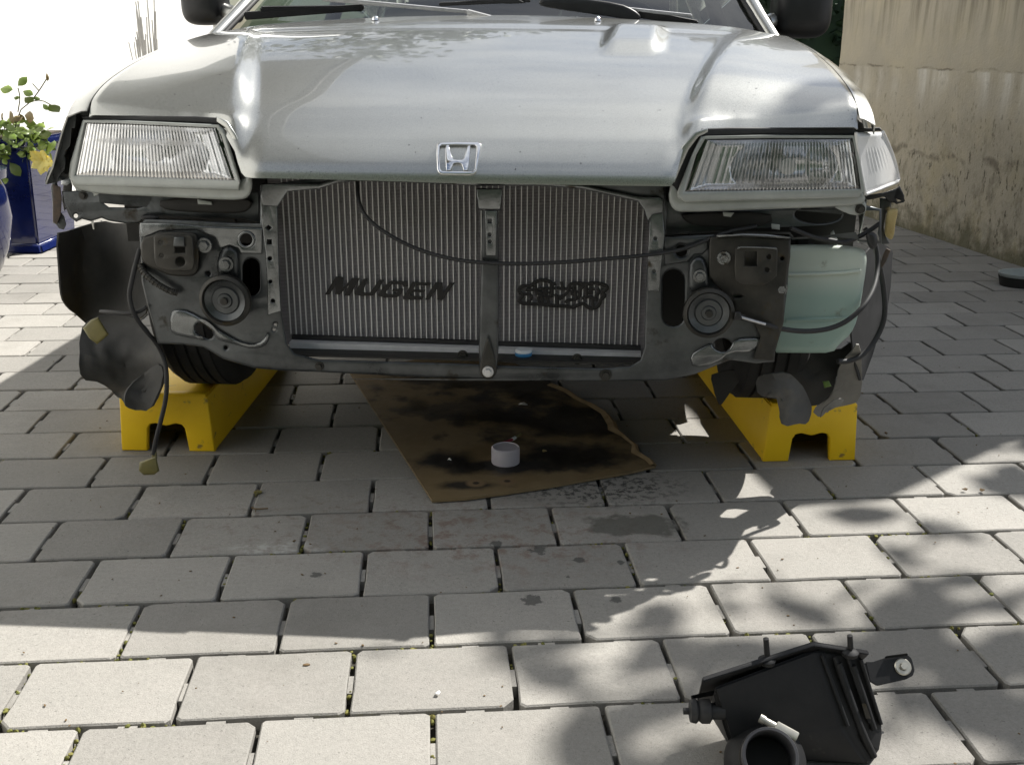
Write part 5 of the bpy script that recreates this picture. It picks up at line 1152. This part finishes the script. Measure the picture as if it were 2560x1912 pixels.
big = [(110, 530, 140, 500, .055), (80, 552, 0, 548, .05), (140, 560, 205, 585, .045), (120, 605, 85, 600, .03), (150, 600, 205, 628, .045), (262, 640, 285, 665, .035), (300, 645, 365, 692, .055), (250, 610, 235, 608, .03), (320, 820, 235, 835, .06), (280, 900, 340, 905, .06), (60, 1000, 128, 1085, .07), (0, 1095, 40, 1130, .05), (110, 850, 160, 885, .05), (30, 780, 90, 790, .05), (60, 840, 20, 865, .05), (190, 830, 235, 870, .05), (225, 870, 285, 900, .05), (170, 950, 210, 1000, .05), (230, 930, 215, 985, .045), (70, 740, 140, 720, .04), (20, 690, 10, 740, .04), (80, 700, 60, 745, .035), (120, 700, 150, 740, .035), (150, 710, 210, 730, .035)]
for (x0, y0, x1, y1, s) in big:
    p = RPt(x0, y0, rd.uniform(-.04, .06)); q = RPt(x1, y1, rd.uniform(-.06, .06)); addleaf(p, q-p, Vector((rd.uniform(-.4, .4), -1, rd.uniform(.1, .9))), max(s*1.15, (q-p).length), 'leafred' if 690 <= y0 <= 745 else 'leaf')
for i in range(260):
    x = rd.gauss(70, 115); y = rd.gauss(860, 75)
    if x > 330 or y > 985 or y < 730: continue
    p = RPt(x, y, rd.uniform(-.05, .22)); addleaf(p, Vector((rd.gauss(0, 1), rd.gauss(0, .6), rd.gauss(-.3, .6))), Vector((rd.gauss(0, .6), -1, rd.uniform(.2, 1.2))), rd.uniform(.035, .065), 'leaf')
for pts in ([(60, 1010), (80, 880), (110, 690), (190, 625), (240, 560), (290, 480)], [(40, 1010), (40, 850), (10, 700)], [(120, 1010), (150, 930), (260, 880), (300, 840)], [(240, 560), (200, 515)], [(190, 625), (255, 615), (320, 650)], [(110, 690), (125, 600), (110, 540)], [(160, 1000), (210, 950), (265, 985)]):
    tube('stem', [RPt(x, y, .05) for x, y in pts], .0028, 'stem', rb, 1)
ob('bud', xf(lathe([(0, -.018), (.007, -.008), (.008, .002), (.003, .018), (0, .02)], 12, 'z'), T(*RPt(291, 478, .05))), 'leafred', rb)
fl = empty('flower', tuple(RPt(265, 985, -.06)), parent=rb)
for i in range(16):
    a = i*2.4; rr_ = .012+.0016*i; d = Vector((math.cos(a), -.45-.2*(i < 6), math.sin(a)*.9-.15)); me_v, me_f = leafshape(Vector((0, 0, 0)), d, Vector((0, -1, .2)), .042+.0022*i)
    ob('petal', mesh(me_v, me_f), 'petal', fl, 80)

# ---- odds and ends on the pavers
tp_ = G(2548, 716); tr = tag(empty('plastic_tray', (tp_.x+.05, tp_.y+.02, 0)), 'shallow pale plastic tray on the pavers near the concrete wall', 'tray')
ob('shell', xf(lathe([(0, .0), (.085, .0), (.10, .03), (.112, .06), (.116, .06), (.104, .028), (.088, .006), (0, .006)], 40, 'z'), Matrix.Diagonal((1.2, .8, 1, 1))), 'pale', tr); ob('base', xf(lathe([(.0865, -.0), (.103, .0), (.113, .045), (.101, .03)], 40, 'z'), Matrix.Diagonal((1.215, .815, 1, 1))), 'dark', tr)
def pin(px, py, label):
    c0 = G(px, py, .0); o = tag(empty('trim_clip', (c0.x, c0.y, .0)), label, 'clip'); ob('head', lathe([(0, .002), (.010, .002), (.010, .0045), (0, .006)], 18, 'z'), 'olive', o); ob('pin', xf(box(-.002, .002, -.024, 0, .0008, .004, .0008), T(0, 0, .002)), 'olive', o)
pin(645, 1233, 'small yellowish trim clip lying over a paver joint before the ramp')
tw = G(640, 1277); t_ = tag(empty('twig', (tw.x, tw.y, .003)), 'short yellowish twig across a paver joint', 'twig'); tube('stalk', [(-.012, .008, .002), (0, 0, .002), (.028, .002, .003)], .0016, 'leafdry', t_, 1); tube('side_shoot', [(0, 0, .002), (.002, -.012, .001)], .0012, 'leafdry', t_, 0)
for (x, y, lab) in ((2412, 1228, 'small dry leaf on a paver in dappled light'), (2455, 1229, 'second small dry leaf beside another in dappled light')):
    scrap('dry_leaf', S0, x, y, .007, 'leafdry', lab, 'leaf', 0)
